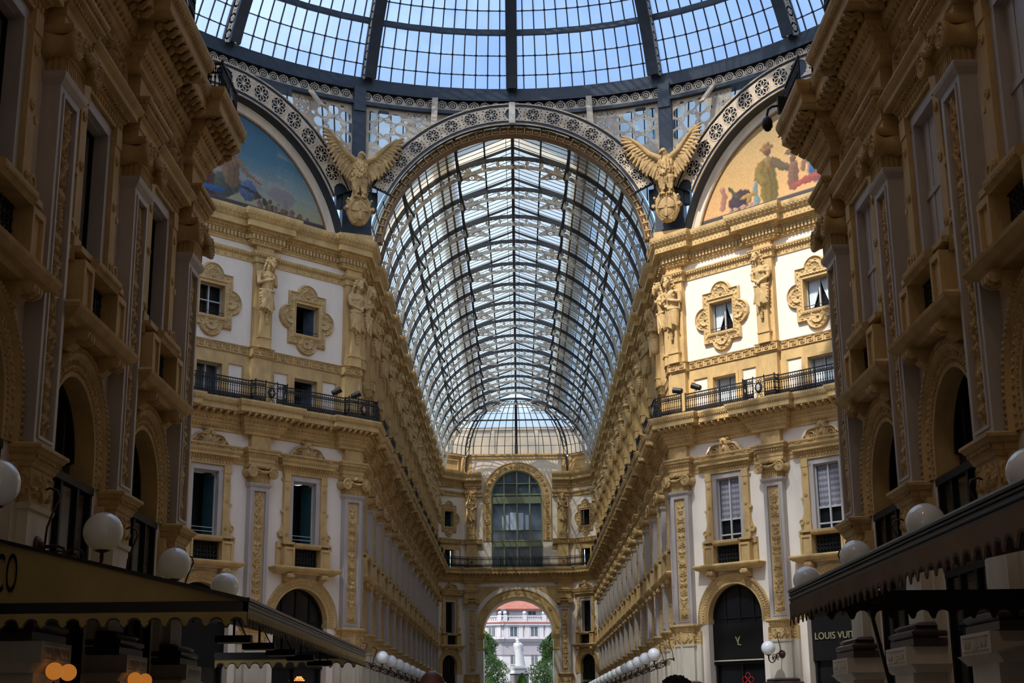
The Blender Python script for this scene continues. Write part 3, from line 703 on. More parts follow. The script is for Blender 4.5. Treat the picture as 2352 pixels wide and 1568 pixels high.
# ------------------------------------------------------------------ caryatid figures
def fig_caps(v):
    c=[]; A=c.append
    A(((0,-.12,19.05,.27),(0,-.2,19.75,.31))); A((-.15,-.3,19.72,.17,.13,.15)); A((.15,-.3,19.72,.17,.13,.15)); A(((-.34,-.16,19.9,.14),(.34,-.16,19.9,.14)))
    A(((0,-.22,19.95,.12),(0,-.36,20.22,.115))); hx=(.05,-.05,.0)[v]
    A((hx,-.45,20.42,.16,.2,.23)); A(((hx,-.6,20.33,.05),(hx,-.57,20.24,.1))); A((hx,-.655,20.38,.03,.04,.055)); A(((hx-.09,-.62,20.47,.025),(hx+.09,-.62,20.47,.025)))
    for s in (-1,1): A((hx+s*.06,-.615,20.42,.03,.02,.016)); A((hx+s*.1,-.56,20.34,.05,.05,.06))
    # hair
    for s in (-1,1):
        for i in range(6):
            z=20.6-.13*i; A((hx+s*(.15+.02*(i%2)+.03*i),-.34+.03*i,z,.06,.08,.08))
    A((hx,-.38,20.56,.17,.2,.12)); 
    for i in range(7): A((hx-.15+.05*i,-.56,20.6,.04,.05,.045))
    if v==0 or v==2:
        for i in range(9): A((hx-.09+.03*(i%5)+.01*(i//5),-.63-.01*(i%2),20.2-.07*(i//5)-.03*abs((i%5)-2)*-1,.04,.045,.07))
        A(((hx,-.6,20.2,.08),(hx,-.58,20.05,.045)))
        A((-.14,-.4,19.76,.12,.06,.09)); A((.14,-.4,19.76,.12,.06,.09))
    else:
        A((-.14,-.42,19.7,.1,.1,.1)); A((.14,-.42,19.7,.1,.1,.1)); A(((-.28,-.3,19.5,.05),(.28,-.3,19.5,.05)))
    # arms
    if v==0:
        A(((-.44,-.14,19.88,.12),(-.46,-.22,19.42,.095))); A(((-.46,-.24,19.42,.09),(.08,-.5,19.6,.06))); A((.12,-.53,19.66,.07,.05,.09))
        A(((.44,-.14,19.88,.12),(.47,-.2,19.4,.095))); A(((.47,-.22,19.4,.085),(-.02,-.46,19.72,.055)))
        for i in range(4): A(((.1-.03*i,-.56,19.62+.03*i,.02),(.02-.03*i,-.56,19.74+.03*i,.017)))
    elif v==1:
        A(((-.42,-.14,19.86,.11),(-.42,-.22,19.42,.085))); A(((-.42,-.24,19.42,.08),(.04,-.48,19.18,.055))); A(((.42,-.14,19.86,.11),(.42,-.22,19.45,.085))); A(((.42,-.22,19.45,.08),(.08,-.48,19.2,.055)))
        A((.06,-.52,19.16,.09,.05,.07))
        for i in range(4): A(((.0+.04*i,-.54,19.18,.018),(.02+.04*i,-.54,19.07,.016)))
        A(((-.42,-.15,19.66,.135),(-.42,-.17,19.72,.135))); A(((.42,-.15,19.66,.135),(.42,-.17,19.72,.135)))
    else:
        A(((-.45,-.12,19.88,.12),(-.48,-.18,19.4,.1))); A(((-.48,-.2,19.4,.09),(-.12,-.46,19.15,.06))); A((-.08,-.5,19.13,.08,.05,.07)); A(((.45,-.12,19.88,.12),(.5,-.16,19.4,.1))); A(((.5,-.2,19.4,.09),(.1,-.48,19.45,.06))); A((.06,-.52,19.47,.08,.05,.07))
        for i in range(6): A(((.3-.12*i,-.36-.03*i%2,19.9-.09*i,.06),(.2-.12*i,-.42,19.8-.09*i,.05)))
    # drapery
    A(((0,-.12,19.0,.33),(0,-.1,18.35,.3))); A(((-.12,-.16,18.95,.26),(-.14,-.14,18.3,.2))); A(((.12,-.16,18.95,.26),(.14,-.16,18.3,.2)))
    kx=(.08,-.06,.04)[v]; A((kx,-.48,19.02,.09,.07,.08)); A(((-.36,-.2,19.1,.07),(kx,-.46,19.04,.06))); A(((.36,-.2,19.08,.07),(kx,-.46,19.04,.06)))
    rd=random.Random(v+3)
    for i in range(9):
        x1=-.36+.09*i; y1=-.36+.5*x1*x1; A(((kx+(x1-kx)*.15,-.46,18.98,.03),(x1,y1,18.3-rd.random()*.12,.045)))
    for i in range(4): s=-1 if v!=1 else 1; A(((kx,-.46,18.98,.03),(s*(.38),-.2-.02*i,18.9-.15*i,.04)))
    for i in range(3): A(((kx-.05+.05*i,-.47,18.9,.035),(kx-.08+.08*i,-.42,18.15-.05*i,.045)))
    A(((kx,-.3,18.2,.11),(kx,-.24,18.02,.06)))
    return c
def make_statue(v):
    p=Proto('caryatid_statue','statue',16.4); oo=.0
    me=sculpt('figure',[tuple((q[0],q[1]-FU*-1*0,)+q[2:] for q in cc) if len(cc)==2 else cc for cc in fig_caps(v)],.022,OCH2,1,p.zb)
    p.part('figure',me,OCH2,True)
    m=MB(); zz=[(16.4,.31,.2),(16.9,.31,.2),(16.92,.27,.17),(18.3,.24,.17)]
    for (z0,w0,d0),(z1,w1,d1) in zip(zz[:-1],zz[1:]):
        if z1-z0<.03: continue
        m.add([(-w0,.3,z0),(w0,.3,z0),(w0,-d0,z0),(-w0,-d0,z0),(-w1,.3,z1),(w1,.3,z1),(w1,-d1,z1),(-w1,-d1,z1)],[(0,1,2,3),(4,5,6,7),(0,1,5,4),(1,2,6,5),(2,3,7,6),(3,0,4,7)])
    
    m.ob(-.34,.34,-.2,.24,16.86,16.93); m.ob(-.3,.3,-.2,.2,16.93,16.98)
    for i in range(6):
        for (x,r) in ((0,.05),(-.05,.035),(.05,.035)): m.ball((x,-.27-.01*(i%2),17.95-.08*i),(r,.04,r),6,4)
    p.part('tapered_pedestal',m,OCH); return p
# ------------------------------------------------------------------ windows
WN=[0]
def wplace(fr,pr,t,o,label=None,sx=1):
    WN[0]+=1; r=fr.put(pr,t,o,None); 
    for k in ('category','label'): 
        if k in r: del r[k]
    r.name='window_%d'%WN[0]; r['kind']='structure'; r.scale.x=sx
    if label: r['label']=label
    return r
WC={}
def win_arch(ri,tint=DGL):
    key=('a',round(ri,2),tint.name)
    if key in WC: return WC[key]
    p=Proto('window','',-1.6); zc=ARZ-.5-ri; n=24
    pts=[(ri*math.cos(PI*k/n),zc+ri*math.sin(PI*k/n)) for k in range(n+1)]
    m=MB(); m.add([(x,0.,z) for x,z in pts]+[(-ri,0,4.0),(ri,0,4.0)],[tuple(range(n+3))]); p.part('pane',m,tint)
    m=MB(); m.arc([(0.,ri-.12),(.08,ri-.12),(.08,ri),(0,ri)],0,zc,0,PI,n)
    for x in (-.52*ri,0,.52*ri): h=math.sqrt((ri-.05)**2-x*x); m.ob(x-.04,x+.04,-.02,.06,4.0,zc+h)
    m.ob(-ri,ri,-.02,.05,zc-.02,zc+.03); m.ob(-ri,ri,-.05,.1,3.9,4.08)
    m.ob(-ri,ri,-.1,.1,2.35,4.0)
    for x in (-ri+.1,ri-.1,0): m.ob(x-.05,x+.05,-.3,.05,-1.6,2.4)
    m.ob(-ri,ri,-.02,.12,2.28,2.36)
    p.part('shop_frame',m,BFR); m=MB(); m.ob(-ri,ri,-.12,-.08,-1.6,2.4); p.part('shop_glass',m,DGL); WC[key]=p; return p
def win_tall(kind):
    key=('t',kind)
    if key in WC: return WC[key]
    p=Proto('window','',7.72); h=.66
    if kind in('open','dark'):
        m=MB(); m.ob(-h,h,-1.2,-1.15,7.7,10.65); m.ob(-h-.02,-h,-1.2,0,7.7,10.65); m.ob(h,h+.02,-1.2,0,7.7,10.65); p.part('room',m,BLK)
        m=MB(); m.ob(-h,-h+.06,-.05,.02,7.74,10.6); m.ob(h-.06,h,-.05,.02,7.74,10.6); m.ob(-h,h,-.05,.02,10.5,10.6)
        m.ob(-h,h,-.02,.0,7.95,7.97); m.ob(-h,h,-.02,.0,8.12,8.14); p.part('sash_frame',m,WFR if kind=='open' else BFR)
        if kind=='open':
            m=MB(); m.beam((.62,.05,9.1),(.46,.62,9.1),.04,2.7); p.part('shutter',m,TEA)
        else:
            m=MB(); m.ob(-h+.04,h-.04,-.2,-.17,7.74,10.55); p.part('pane',m,DGL)
    elif kind=='blind':
        m=MB(); m.ob(-h,h,-.2,-.17,7.72,10.6); p.part('pane',m,DGL)
        m=MB(); 
        for a,b in ((-.56,-.03),(.03,.56)):
            V=[];N=10
            for i in range(N+1):
                x=a+(b-a)*i/N; y=.06+.02*math.sin(i*2.1); V+=[(x,y,8.75+.03*math.sin(i*1.3)),(x,y,10.5)]
            m.add(V,[(2*i,2*i+2,2*i+3,2*i+1) for i in range(N)])
        p.part('roller_blind',m,BLI)
        m=MB()
        for x in (-.62,0,.62): m.ob(x-.035,x+.035,-.04,.03,7.72,10.6)
        for z in (7.76,8.0,10.55): m.ob(-.66,.66,-.04,.02,z-.03,z+.03)
        m.ob(-.62,.62,-.06,-.03,8.66,8.74); p.part('sash_frame',m,WFR)
    else:
        m=MB()
        for i in range(6): x=-h+.02+i*.215; m.ob(x,x+.21,-.04,.02+.012*(i%2),7.74,10.6)
        m.ob(-h,h,-.02,.05,9.1,9.2); p.part('closed_shutter',m,MAR)
    WC[key]=p; return p
def win_small(kind,lvl):
    key=(kind,lvl)
    if key in WC: return WC[key]
    z0,z1,h=(17.5,19.04,.69) if lvl=='q' else (13.72,15.4,.66)
    p=Proto('window','',z0); 
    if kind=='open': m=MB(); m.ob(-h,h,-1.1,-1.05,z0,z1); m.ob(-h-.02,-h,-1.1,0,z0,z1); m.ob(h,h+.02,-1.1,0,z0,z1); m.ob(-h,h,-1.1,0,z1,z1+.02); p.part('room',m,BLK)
    else: m=MB(); m.ob(-h,h,-.22,-.2,z0,z1); p.part('pane',m,DGB if kind in('blue','curtain') and lvl=='m' else DGL)
    m=MB(); m.ob(-h,-h+.05,-.05,.02,z0,z1); m.ob(h-.05,h,-.05,.02,z0,z1); m.ob(-h,h,-.05,.02,z1-.06,z1)
    if kind!='open': m.ob(-.03,.03,-.05,.02,z0,z1)
    if kind=='cross': m.ob(-h,h,-.05,.02,(z0+z1)/2-.02,(z0+z1)/2+.02)
    if kind=='open':
        q=MB(); q.beam((h-.05,.05,(z0+z1)/2),(h-.32,.5,(z0+z1)/2),.03,z1-z0-.1); p.part('open_casement',q,DGB)
    p.part('sash_frame',m,WFR if kind!='dark' else BFR)
    if lvl=='q':
        m=MB(); m.tube([(-h,-.3,z0+.08),(h,-.3,z0+.08)],.015,5); m.tube([(-h,-.3,z0+.22),(h,-.3,z0+.22)],.015,5); p.part('guard_rail',m,IRO)
    if kind=='curtain':
        for s in (-1,1):
            m=MB(); V=[];N=16;K=8
            for k in range(K+1):
                t=k/K; z=z1-.06-(z1-z0-.3)*t; w=(.62-.42*(t**1.3) if lvl=='q' else .6)
                for i in range(N+1):
                    u=i/N; V.append((s*(h-.07-u*w*(1 if lvl=='q' else .95)),.1+.025*math.sin(u*26),z))
            m.add(V,[(k*(N+1)+i,k*(N+1)+i+1,(k+1)*(N+1)+i+1,(k+1)*(N+1)+i) for k in range(K) for i in range(N)]); p.part('curtain',m,CUR,True)
    WC[key]=p; return p
# ------------------------------------------------------------------ build all facades
WHERE={'NL':'left foreground wall','NR':'right foreground wall','DL':'left octagon facade','DR':'right octagon facade','AL':'left arcade wall','AR':'right arcade wall','SL':'end wall, left of the tall green window','SR':'end wall, right of the tall green window','CF':'end wall'}
def where(fr,i): 
    if fr.name in('SL','SR'): return 'on the '+WHERE[fr.name]
    if fr.name=='CF': return 'on the end wall, %s of the street archway'%('left' if i==0 else 'right')
    return 'on the %s, %s from the octagon corner'%(WHERE[fr.name],ORD[i])
def order(fr): # list of pilaster (index from octagon corner, t)
    l=list(fr.pil)
    if fr.name in('DL','AR','NL'): l=l[::-1]
    if fr.name=='AR' : pass
    return list(enumerate(l))
# octagon corner is at frame END for DL,NL and AR, at START for AL,DR,NR
PIL=make_pilaster(); SUR=make_surround(); ARC={}
def arch(ro):
    k=round(ro,2)
    if k not in ARC: ARC[k]=make_arch(ro)
    return ARC[k]
QUA=make_quatrefoil(); STA=[make_statue(v) for v in range(3)]; LMP=make_lamp()
RAILS={}
def rail(B,en): 
    k=(round(B,2),en.name)
    if k not in RAILS: RAILS[k]=make_rail(B,en)
    return RAILS[k]
GP={'NL':'left foreground wall','NR':'right foreground wall','DL':'left octagon facade','DR':'right octagon facade','AL':'left arcade wall','AR':'right arcade wall'}
def furnish(fr,upper=True,lower=True,vis=None):
    ends=fr.name in('DL','NL','AR'); W=GP.get(fr.name,'end wall')
    for i,t in order(fr):
        if vis and i>=vis: break
        g='pilasters of the '+W; r=fr.put(PIL,t,0,'grey marble pilaster with carved panel '+where(fr,i),g)
        sh=[c for c in r.children if c.name.startswith('shaft')][0]
        for c in sh.children:
            if c.name.startswith('grotesque'): c.data=PIL.reliefs[(i+len(fr.name+fr.name[1:]))%3 if fr.name!='DL' else (i*2)%3]
        if upper:
            v={'DL':(1,0,2),'DR':(2,1,0)}.get(fr.name,None); v=v[i%3] if v else ((i*2+i//3)%3 if fr.name!='CF' else (1 if i==0 else 2))
            d=('caryatid woman with joined hands','bearded caryatid with crossed arms','bearded caryatid holding a cloak'); d=(d[1],d[0],d[2])[v]
            fr.put(STA[v],t,FU,'stone %s %s'%(d,where(fr,i)),'caryatids of the '+W)
        if fr.name in('NL','NR','AL','AR') or (fr.name=='DR' and i in(1,)): 
            fr.put(LMP,t,0.,'white globe lamp on scrolled arm '+where(fr,i),'globe lamps of the '+W)
    B=bays(fr)
    if ends: B=B[::-1]
    en=[ENW,ENB,ENW]
    for i,(sc,w) in enumerate(B):
        if vis and i>=vis: break
        wh=where(fr,i); s='bay' 
        fr.put(SUR,sc,RL,'window surround with scrolled pediment '+wh,'window surrounds of the '+W)
        ro=ro_of(w); fr.put(arch(ro),sc,RL,'round arch moulding with carved beading '+wh,'arch mouldings of the '+W)
        k={'DL':'open','DR':'blind','NR':'closed','NL':'dark','AL':'dark','AR':'dark'}[fr.name]
        wplace(fr,win_tall(k),sc,RL-(.12 if k in('blind','closed') else .22)); wplace(fr,win_arch(ro-.5),sc,RL-.42)
        if fr.name in('NL','NR'):
            p=Proto('storefront','storefront',-1.6); m=MB(); h=ro-.5
            m.ob(-h,h,-.1,-.04,-1.6,3.95); p.part('glass_panel',m,DGL); m=MB()
            for x in (-h+.06,-.45,.45,h-.06): m.ob(x-.05,x+.05,-.06,.02,-1.6,3.95)
            m.ob(-h,h,-.06,.04,3.93,4.06); m.ob(-h,h,-.06,.02,2.3,2.42); p.part('black_frame',m,BFR)
            fr.put(p,sc,RL,'black glass storefront '+wh,'storefronts of the '+W)
        if upper:
            fr.put(QUA,sc,RU,'lobed shell-carved window frame '+wh,'lobed window frames of the '+W)
            k={'DL':('open','cross','cross'),'DR':('curtain','curtain','curtain')}.get(fr.name,('dark',)*3)[i%3]; wplace(fr,win_small(k,'q'),sc,RU-.25)
            wplace(fr,win_small({'DL':'open' if i!=1 else 'blue','DR':'curtain'}.get(fr.name,'dark'),'m'),sc,RU-.25)
build_wall(DL,'wall_octagon_left',ext=(0,.0),label='left slanting octagon facade in white plaster and ochre')
build_wall(DR,'wall_octagon_right',label='right slanting octagon facade in white plaster and ochre')
build_wall(AL,'wall_arcade_left',ext=(0,.1),label='left wall of the far arcade'); build_wall(AR,'wall_arcade_right',ext=(.1,0),label='right wall of the far arcade')
build_wall(NL,'wall_foreground_left',False,label='dark left foreground wall'); build_wall(NR,'wall_foreground_right',False,label='dark right foreground wall')
build_wall(QL,'wall_near_octagon_left',False); build_wall(QR,'wall_near_octagon_right',False)
build_wall(SL,'wall_end_left',ext=(.35,.35),bl=[(SL.L/2,3.75)],label='end wall left of the tall window'); build_wall(SR,'wall_end_right',ext=(.35,.35),bl=[(SR.L/2,3.75)],label='end wall right of the tall window')
furnish(DL); furnish(DR); furnish(AL); furnish(AR); furnish(NL,False,vis=6); furnish(NR,False,vis=6); 
for fr in (SL,SR):
    k=.80; wh=where(fr,0); sc=fr.L/2
    r=fr.put(SUR,sc,RL,'window surround with scrolled pediment '+wh); r.scale.x=k
    ro=ro_of(3.75); r=fr.put(arch(ro),sc,RL,'round arch moulding with carved beading '+wh)
    wplace(fr,win_arch(ro-.5),sc,RL-.42); wplace(fr,win_tall('dark'),sc,RL-.4,sx=k)
    r=fr.put(QUA,sc,RU,'lobed shell-carved window frame '+wh); r.scale.x=k; wplace(fr,win_small('open' if fr is SL else 'dark','q'),sc,RU-.25,sx=k); wplace(fr,win_small('dark','m'),sc,RU-.25,sx=k)
for i,t in enumerate(CF.pil):
    CF.put(PIL,t,0,'grey marble pilaster with carved panel '+where(CF,i),'pilasters of the end wall'); CF.put(STA[1 if i==0 else 2],t,FU,'robed stone caryatid '+where(CF,i),'caryatids of the end wall')
# railings: one per bay
def put_rails():
    for fr in (AL,):
        for i in range(14):
            fr.put(rail(AP,ENB if i%2 else ENW),fr.pil[i],0,'black iron balcony railing '+where(fr,i),'railings of the left arcade wall')
    for i in range(14):
        t=AR.pil[i]; AR.put(rail(AP,ENB if i%2 else ENW),t,0,'black iron balcony railing '+where(AR,13-i),'railings of the right arcade wall')
    for i,t in enumerate(DL.pil[:2]): DL.put(rail(5.25,[ENB,ENW][i]),t,0,'black iron balcony railing '+where(DL,1-i),'railings of the left octagon facade')
    for i,t in enumerate(DR.pil[:2]): DR.put(rail(5.25,[ENC,ENB][i]),t,0,'black iron balcony railing '+where(DR,i),'railings of the right octagon facade')
    for i,t in enumerate(NL.pil[2:7]): NL.put(rail(NP,ENW),t,0,'black iron balcony railing '+where(NL,4-i),'railings of the left foreground wall')
    for i,t in enumerate(NR.pil[:5]): NR.put(rail(NP,ENW),t,0,'black iron balcony railing '+where(NR,i),'railings of the right foreground wall')
put_rails()
def short_rail(P,med,label):
    """P: plan polyline in world metres"""
    p=Proto('balcony_railing','railing',13.66); m=MB(); bal_panel(m,P,0); f=MB()
    for z,h,w in ((14.66,.045,.06),(13.72,.04,.05),(14.43,.025,.03),(13.99,.02,.02)):
        for a,b in zip(P[:-1],P[1:]): f.beam((*a,z),(*b,z),w,h)
    for x,y in P: f.tube([(x,y,13.68),(x,y,14.7)],.022,6)
    p.part('rail_frame',f,IRO); p.part('balusters',m,IRO)
    for x,y,e in med:
        m=MB(); m.lathe([(.11,0),(.12,.03),(.08,.035),(.001,.04)],(x,y-.02,14.2),16,'y'); p.part('enamel_medallion',m,e)
    p.at(0,0,0,label)
xy=lambda v:(v.x,v.y)
c=.62; k1=.62*math.tan(PI/8)
for s in (-1,1):      # short lengths at the octagon corners of the far arcade and the foreground walls
    lab='left' if s<0 else 'right'
    P=[(s*(7.25-.62),66.25+.5+.86),(s*(7.25-.62),66.25-k1),(s*(7.25+(.5+.86)*.7071-.62*.7071),66.25-(.5+.86)*.7071-.62*.7071)]
    short_rail(P,[],'black iron railing turning the %s corner of the far arcade'%lab)
    P=[(s*(7.25-.62),31.25-.5-.86),(s*(7.25-.62),31.25+k1),(s*(7.25+1.36*.7071-.62*.7071),31.25+1.36*.7071+.62*.7071)]
    short_rail(P,[],'black iron railing turning the corner of the %s foreground wall'%lab)
Pe=[(-6.63,131.0),(-6.5,131.5),(-4.6,133.0),(-1.6,133.0),(1.6,133.0),(4.6,133.0),(6.5,131.5),(6.63,131.0)]
short_rail(Pe,[(-4.3,132.95,ENB),(4.3,132.95,ENW)],'black iron railing across the end wall under the tall green window')
# ------------------------------------------------------------------ long mouldings
far=[DL,AL,SL,CF,SR,AR,DR]
def trim(name,prof,pts,deco=None,label=None,mat2=None):
    m=MB(); sweep(m,prof,pts)
    if deco: deco(m,pts)
    o=struct(name,m,[OCH,OCH2,OCH2,OCH2]); 
    if label: o['label']=label
    return o
LEDGE=[(-.4,12.33),(.0,12.33),(.06,12.35),(.06,12.45),(.12,12.5),(.2,12.62),(.2,12.68),(.26,12.7),(.26,12.82),(.34,12.9),(.38,12.98),(.38,13.14),(.76,13.16),(.78,13.18),(.78,13.4),(.83,13.44),(.87,13.52),(.9,13.6),(.9,13.68),(.3,13.74),(-.4,13.74)]
def b_at(m,M,x,o,z,r):
    k=m.mi; m.mi=3; m.ball(tuple(M@Vector((x,0,z))),r,7,5,M.to_3x3()); m.mi=k
def ledge_deco(m,pts):
    m.mi=1
    def egg(M,l): b_at(m,M,0,0,12.56,(.05,.05,.07))
    along(pts,.14,.17,egg)
    def leaf(M,l): b_at(m,M,0,0,12.87,(.06,.05,.08)); b_at(m,M,l/2,0,12.93,(.02,.04,.04))
    along(pts,.29,.2,leaf)
    def modil(M,l):
        T=lambda x,o,z:tuple(M@Vector((x,-o,z))); m.mi=3
        m.tube([T(-.02,-.14,13.0),T(.03,-.1,13.12),T(.05,-.02,13.1),T(0.,.06,13.04),T(-.03,.14,13.1),T(.02,.18,13.13)],[.075,.085,.07,.07,.06,.05],9)
        m.tube([T(.07,-.14,13.04),T(.11,-.06,13.14),T(.1,.06,13.08),T(.07,.15,13.14)],.03,5)
        m.ball(T(-.08,.0,13.14),(.045,.045,.03),6,4); 
        for a in range(4): m.ball(T(-.08+.05*math.cos(a*PI/2),.05*math.sin(a*PI/2),13.15),.026,5,3)
        m.mi=1
    along(pts,.57,.34,modil,.1)
    def cy(M,l): b_at(m,M,0,0,13.5,(.035,.04,.07)); b_at(m,M,l/2,0,13.41,(.022,.022,.022))
    along(pts,.84,.13,cy); m.mi=0
trim('trim_1',LEDGE,chain(far,RL,0,.86),ledge_deco,'ochre balcony cornice running round the octagon and far arcade')
nl=chain([NL,QL],RL,0,.86); nr=chain([QR,NR],RL,0,.86)
trim('trim_2',LEDGE,nl,ledge_deco,'ochre balcony cornice of the left foreground wall'); trim('trim_3',LEDGE,nr,ledge_deco,'ochre balcony cornice of the right foreground wall')
ENT=[(-.4,10.97),(.0,10.97),(.04,10.98),(.04,11.14),(.07,11.16),(.07,11.32),(.12,11.36),(.14,11.4),(.14,11.48),(.24,11.52),(.24,11.6),(.3,11.66),(.3,11.72),(0,11.76),(-.4,11.76)]
def ent_deco(m,pts):
    m.mi=1
    def q(M,l): b_at(m,M,0,0,11.62,(.03,.03,.04))
    along(pts,.26,.11,q)
    def d(M,l):
        M2=M.copy(); M2.translation=M@Vector((0,0,11.44)); m.obox(M2,.07,.06,.08)
    along(pts,.15,.13,d); m.mi=0
for nme,pp in (('trim_4',chain(far,RL,0,.62,{2:(0,.3),4:(SR.L-.3,None)})),('trim_5',chain([NL,QL],RL,0,.62)),('trim_6',chain([QR,NR],RL,0,.62))):
    if nme=='trim_4':
        for k,sub in enumerate((chain([DL,AL,SL],RL,0,.62),chain([SR,AR,DR],RL,0,.62))): trim('trim_4%s'%'ab'[k],ENT,sub,ent_deco)
        for a,b in ((0,1.3),(8.6,9.9)): trim('trim_4%s'%('c' if a==0 else 'd'),ENT,[CF.P(a,0),CF.P(b,0)],None)
    else: trim(nme,ENT,pp,ent_deco)
KEY=[(-.4,15.93),(.0,15.93),(.05,15.95),(.07,15.98),(.07,16.36),(.1,16.37),(.12,16.42),(0,16.44),(-.4,16.44)]
def key_deco(m,pts):
    m.mi=1
    def k(M,l):
        def bar(x0,x1,z0,z1):
            M2=M.copy(); M2.translation=M@Vector(((x0+x1)/2,0,(z0+z1)/2)); m.obox(M2,x1-x0,.05,z1-z0)
        h=l/2; t=.032
        bar(-h,-h+t,16.02,16.33); bar(-h,h*.55,16.33-t,16.33); bar(h*.55-t,h*.55,16.12,16.33); bar(-h*.4,h*.55,16.12,16.12+t); bar(-h*.4,-h*.4+t,16.12,16.22); bar(-h*.4,h*.15,16.22-t,16.22); bar(-h,h,16.02,16.02+t)
    along(pts,.09,.44,k); m.mi=0
STR=[(-.4,20.45),(.0,20.45),(.04,20.46),(.04,20.68),(.07,20.7),(.1,20.76),(.16,20.82),(.18,20.86),(.18,20.92),(0,20.95),(-.4,20.95)]
def str_deco(m,pts):
    m.mi=1
    def q(M,l): b_at(m,M,0,0,20.78,(.05,.05,.06))
    along(pts,.13,.15,q)
    def f(M,l):
        for x,z in ((0,0),(.05,0),(-.05,0),(0,.05),(0,-.05)): b_at(m,M,x,0,20.57+z,(.03,.02,.03))
    along(pts,.045,.42,f); m.mi=0
TOP=[(-.6,21.25),(.0,21.25),(.05,21.28),(.05,21.36),(.1,21.4),(.12,21.44),(.12,21.72),(.18,21.75),(.2,21.8),(.3,21.88),(.34,21.94),(.52,21.95),(.52,22.22),(.56,22.26),(.68,22.42),(.74,22.56),(.75,22.66),(.75,22.72),(0,22.78),(-.6,22.78)]
def top_deco(m,pts):
    m.mi=1
    def d(M,l):
        M2=M.copy(); M2.translation=M@Vector((0,0,21.58)); m.obox(M2,l*.55,.12,.22)
    along(pts,.17,.2,d)
    def q(M,l): b_at(m,M,0,0,22.5,(.07,.05,.09)); b_at(m,M,l/2,0,22.28,(.03,.03,.03))
    along(pts,.69,.22,q)
    def g(M,l): b_at(m,M,0,0,21.86,(.09,.06,.06)); b_at(m,M,0,0,21.3,(.04,.04,.04))
    along(pts,.27,.3,g); m.mi=0
for nm,pr,de,hw in (('7',KEY,key_deco,.52),('8',STR,str_deco,.55),('9',TOP,top_deco,.78)):
    l=chain([DL,AL,SL],RU,FU,hw); r=chain([SR,AR,DR],RU,FU,hw)
    # run on round the end pilasters as far as the tall window frame
    l=l+[CF.P(.0,RU),CF.P(.1,FU),CF.P(1.6,FU)] ; r=[CF.P(8.3,FU),CF.P(9.8,FU)]+r
    trim('trim_'+nm+'a',pr,l,de); trim('trim_'+nm+'b',pr,r,de)
# ------------------------------------------------------------------ end wall centre
mb=MB(); wall_strip(mb,CF,-.1,10.0,4.95,[(3.27,-1.6,11.02,True)],-1.6,13.3,RL,4.); wall_strip(mb,CF,-.1,10.0,4.95,[(2.42,13.74,22.95,True)],13.3,24.3,RU,.45)
mb.mi=1
for t in CF.pil:
    fbox(mb,CF,t-.5,t+.5,-1.,-.03,11.6,12.5); fbox(mb,CF,t-.5,t+.5,-1.,FU,13.6,16.); fbox(mb,CF,t-.5,t+.5,-1.,FU-.03,16.3,20.6); fbox(mb,CF,t-.47,t+.47,-1.,FU-.04,20.8,21.4)
for s in (-1,1):
    a,b=sorted((4.95+s*3.28,4.95+s*4.95)); fbox(mb,CF,a,b,-1.,RU+.08,15.5,15.95); fbox(mb,CF,a,b,-1.,RU+.06,13.5,13.95)
    a,b=sorted((4.95+s*4.3,4.95+s*5.3)); fbox(mb,CF,a,b,-1.,RU+.05,22.7,24.3)
fbox(mb,CF,.2,9.7,-1.,RU+.1,24.1,24.5); fbox(mb,CF,.2,9.7,-1.,RU+.18,24.4,24.55)
# spandrel panels either side of the street arch
for s in (-1,1):
    for a,b,c,d in ((3.95,4.15,8.4,12.1),(1.2,4.15,11.95,12.1)):
        x0,x1=sorted((4.95+s*a-s*.0,4.95+s*b)) ; x0,x1=(min(x0,x1),max(x0,x1)); 
        if a>2: fbox(mb,CF,x0-.25*(s>0),x1+.25*(s<0)-.0,-1.,RL+.03,c,d) if 0 else None
    V=[]; n=12; P=lambda x,z: (*CF.P(4.95+s*x,RL+.03).xy,z)
    for i in range(n+1):
        a=PI/2-.28-(PI/2-.28-.35)*i/n; V.append(P(4.45*math.cos(a),7.75+4.45*math.sin(a)))
    mb.add(V+[P(4.2,12.0)] if 4.45*math.cos(.35)<4.2 else V+[P(4.18,12.0)],[tuple(range(n+2))])
struct('wall_end',mb,[PLA,OCH],label='white and ochre end wall with the street archway and the tall green window')
p=Proto('street_arch_moulding','arch moulding',7.2); m=MB(); m.arc([(-4.1,3.255),(.02,3.255),(.05,3.3),(.05,3.42),(.015,3.46),(.015,3.9),(.08,3.95),(.1,4.05),(-.3,4.1)],0,7.75,0,PI,48); p.part('archivolt',m,OCH)
m=MB()
for a in np.linspace(.18,PI-.18,7): m.lathe([(.001,.0),(.13,.0),(.2,.02),(.2,.08),(.15,.08),(.12,.03),(.05,.1),(.001,.1)],(3.68*math.cos(a),0,7.75+3.68*math.sin(a)),14,'y')
p.part('rosette',m,OCH2)
for s in (-1,1):
    m=MB(); a,b=sorted((s*3.24,s*3.8)); m.ob(a,b,-4,.03,-1.6,6.2); p.part('pier',m,PAL)
    m=MB(); m.wrap([(0,7.2),(.06,7.24),(.1,7.4),(.14,7.5),(.16,7.62),(.16,7.72),(0,7.76)],a,b,.3); m.ob(a,b,-.3,.06,6.3,7.2); m.wrap([(0,6.15),(.06,6.2),(.1,6.3),(.06,6.4),(0,6.45)],a,b,.3); p.part('impost',m,OCH)
CF.put(p,4.95,RL,'large round archway moulding with rosettes opening to the street')
p=Proto('tall_window_surround','window surround',16.3); m=MB(); P=[(-.3,2.42),(.1,2.42),(.14,2.5),(.08,2.56),(.08,3.1),(.14,3.16),(.16,3.24),(-.3,3.28)]
m.arc(P,0,20.53,0,PI,48)
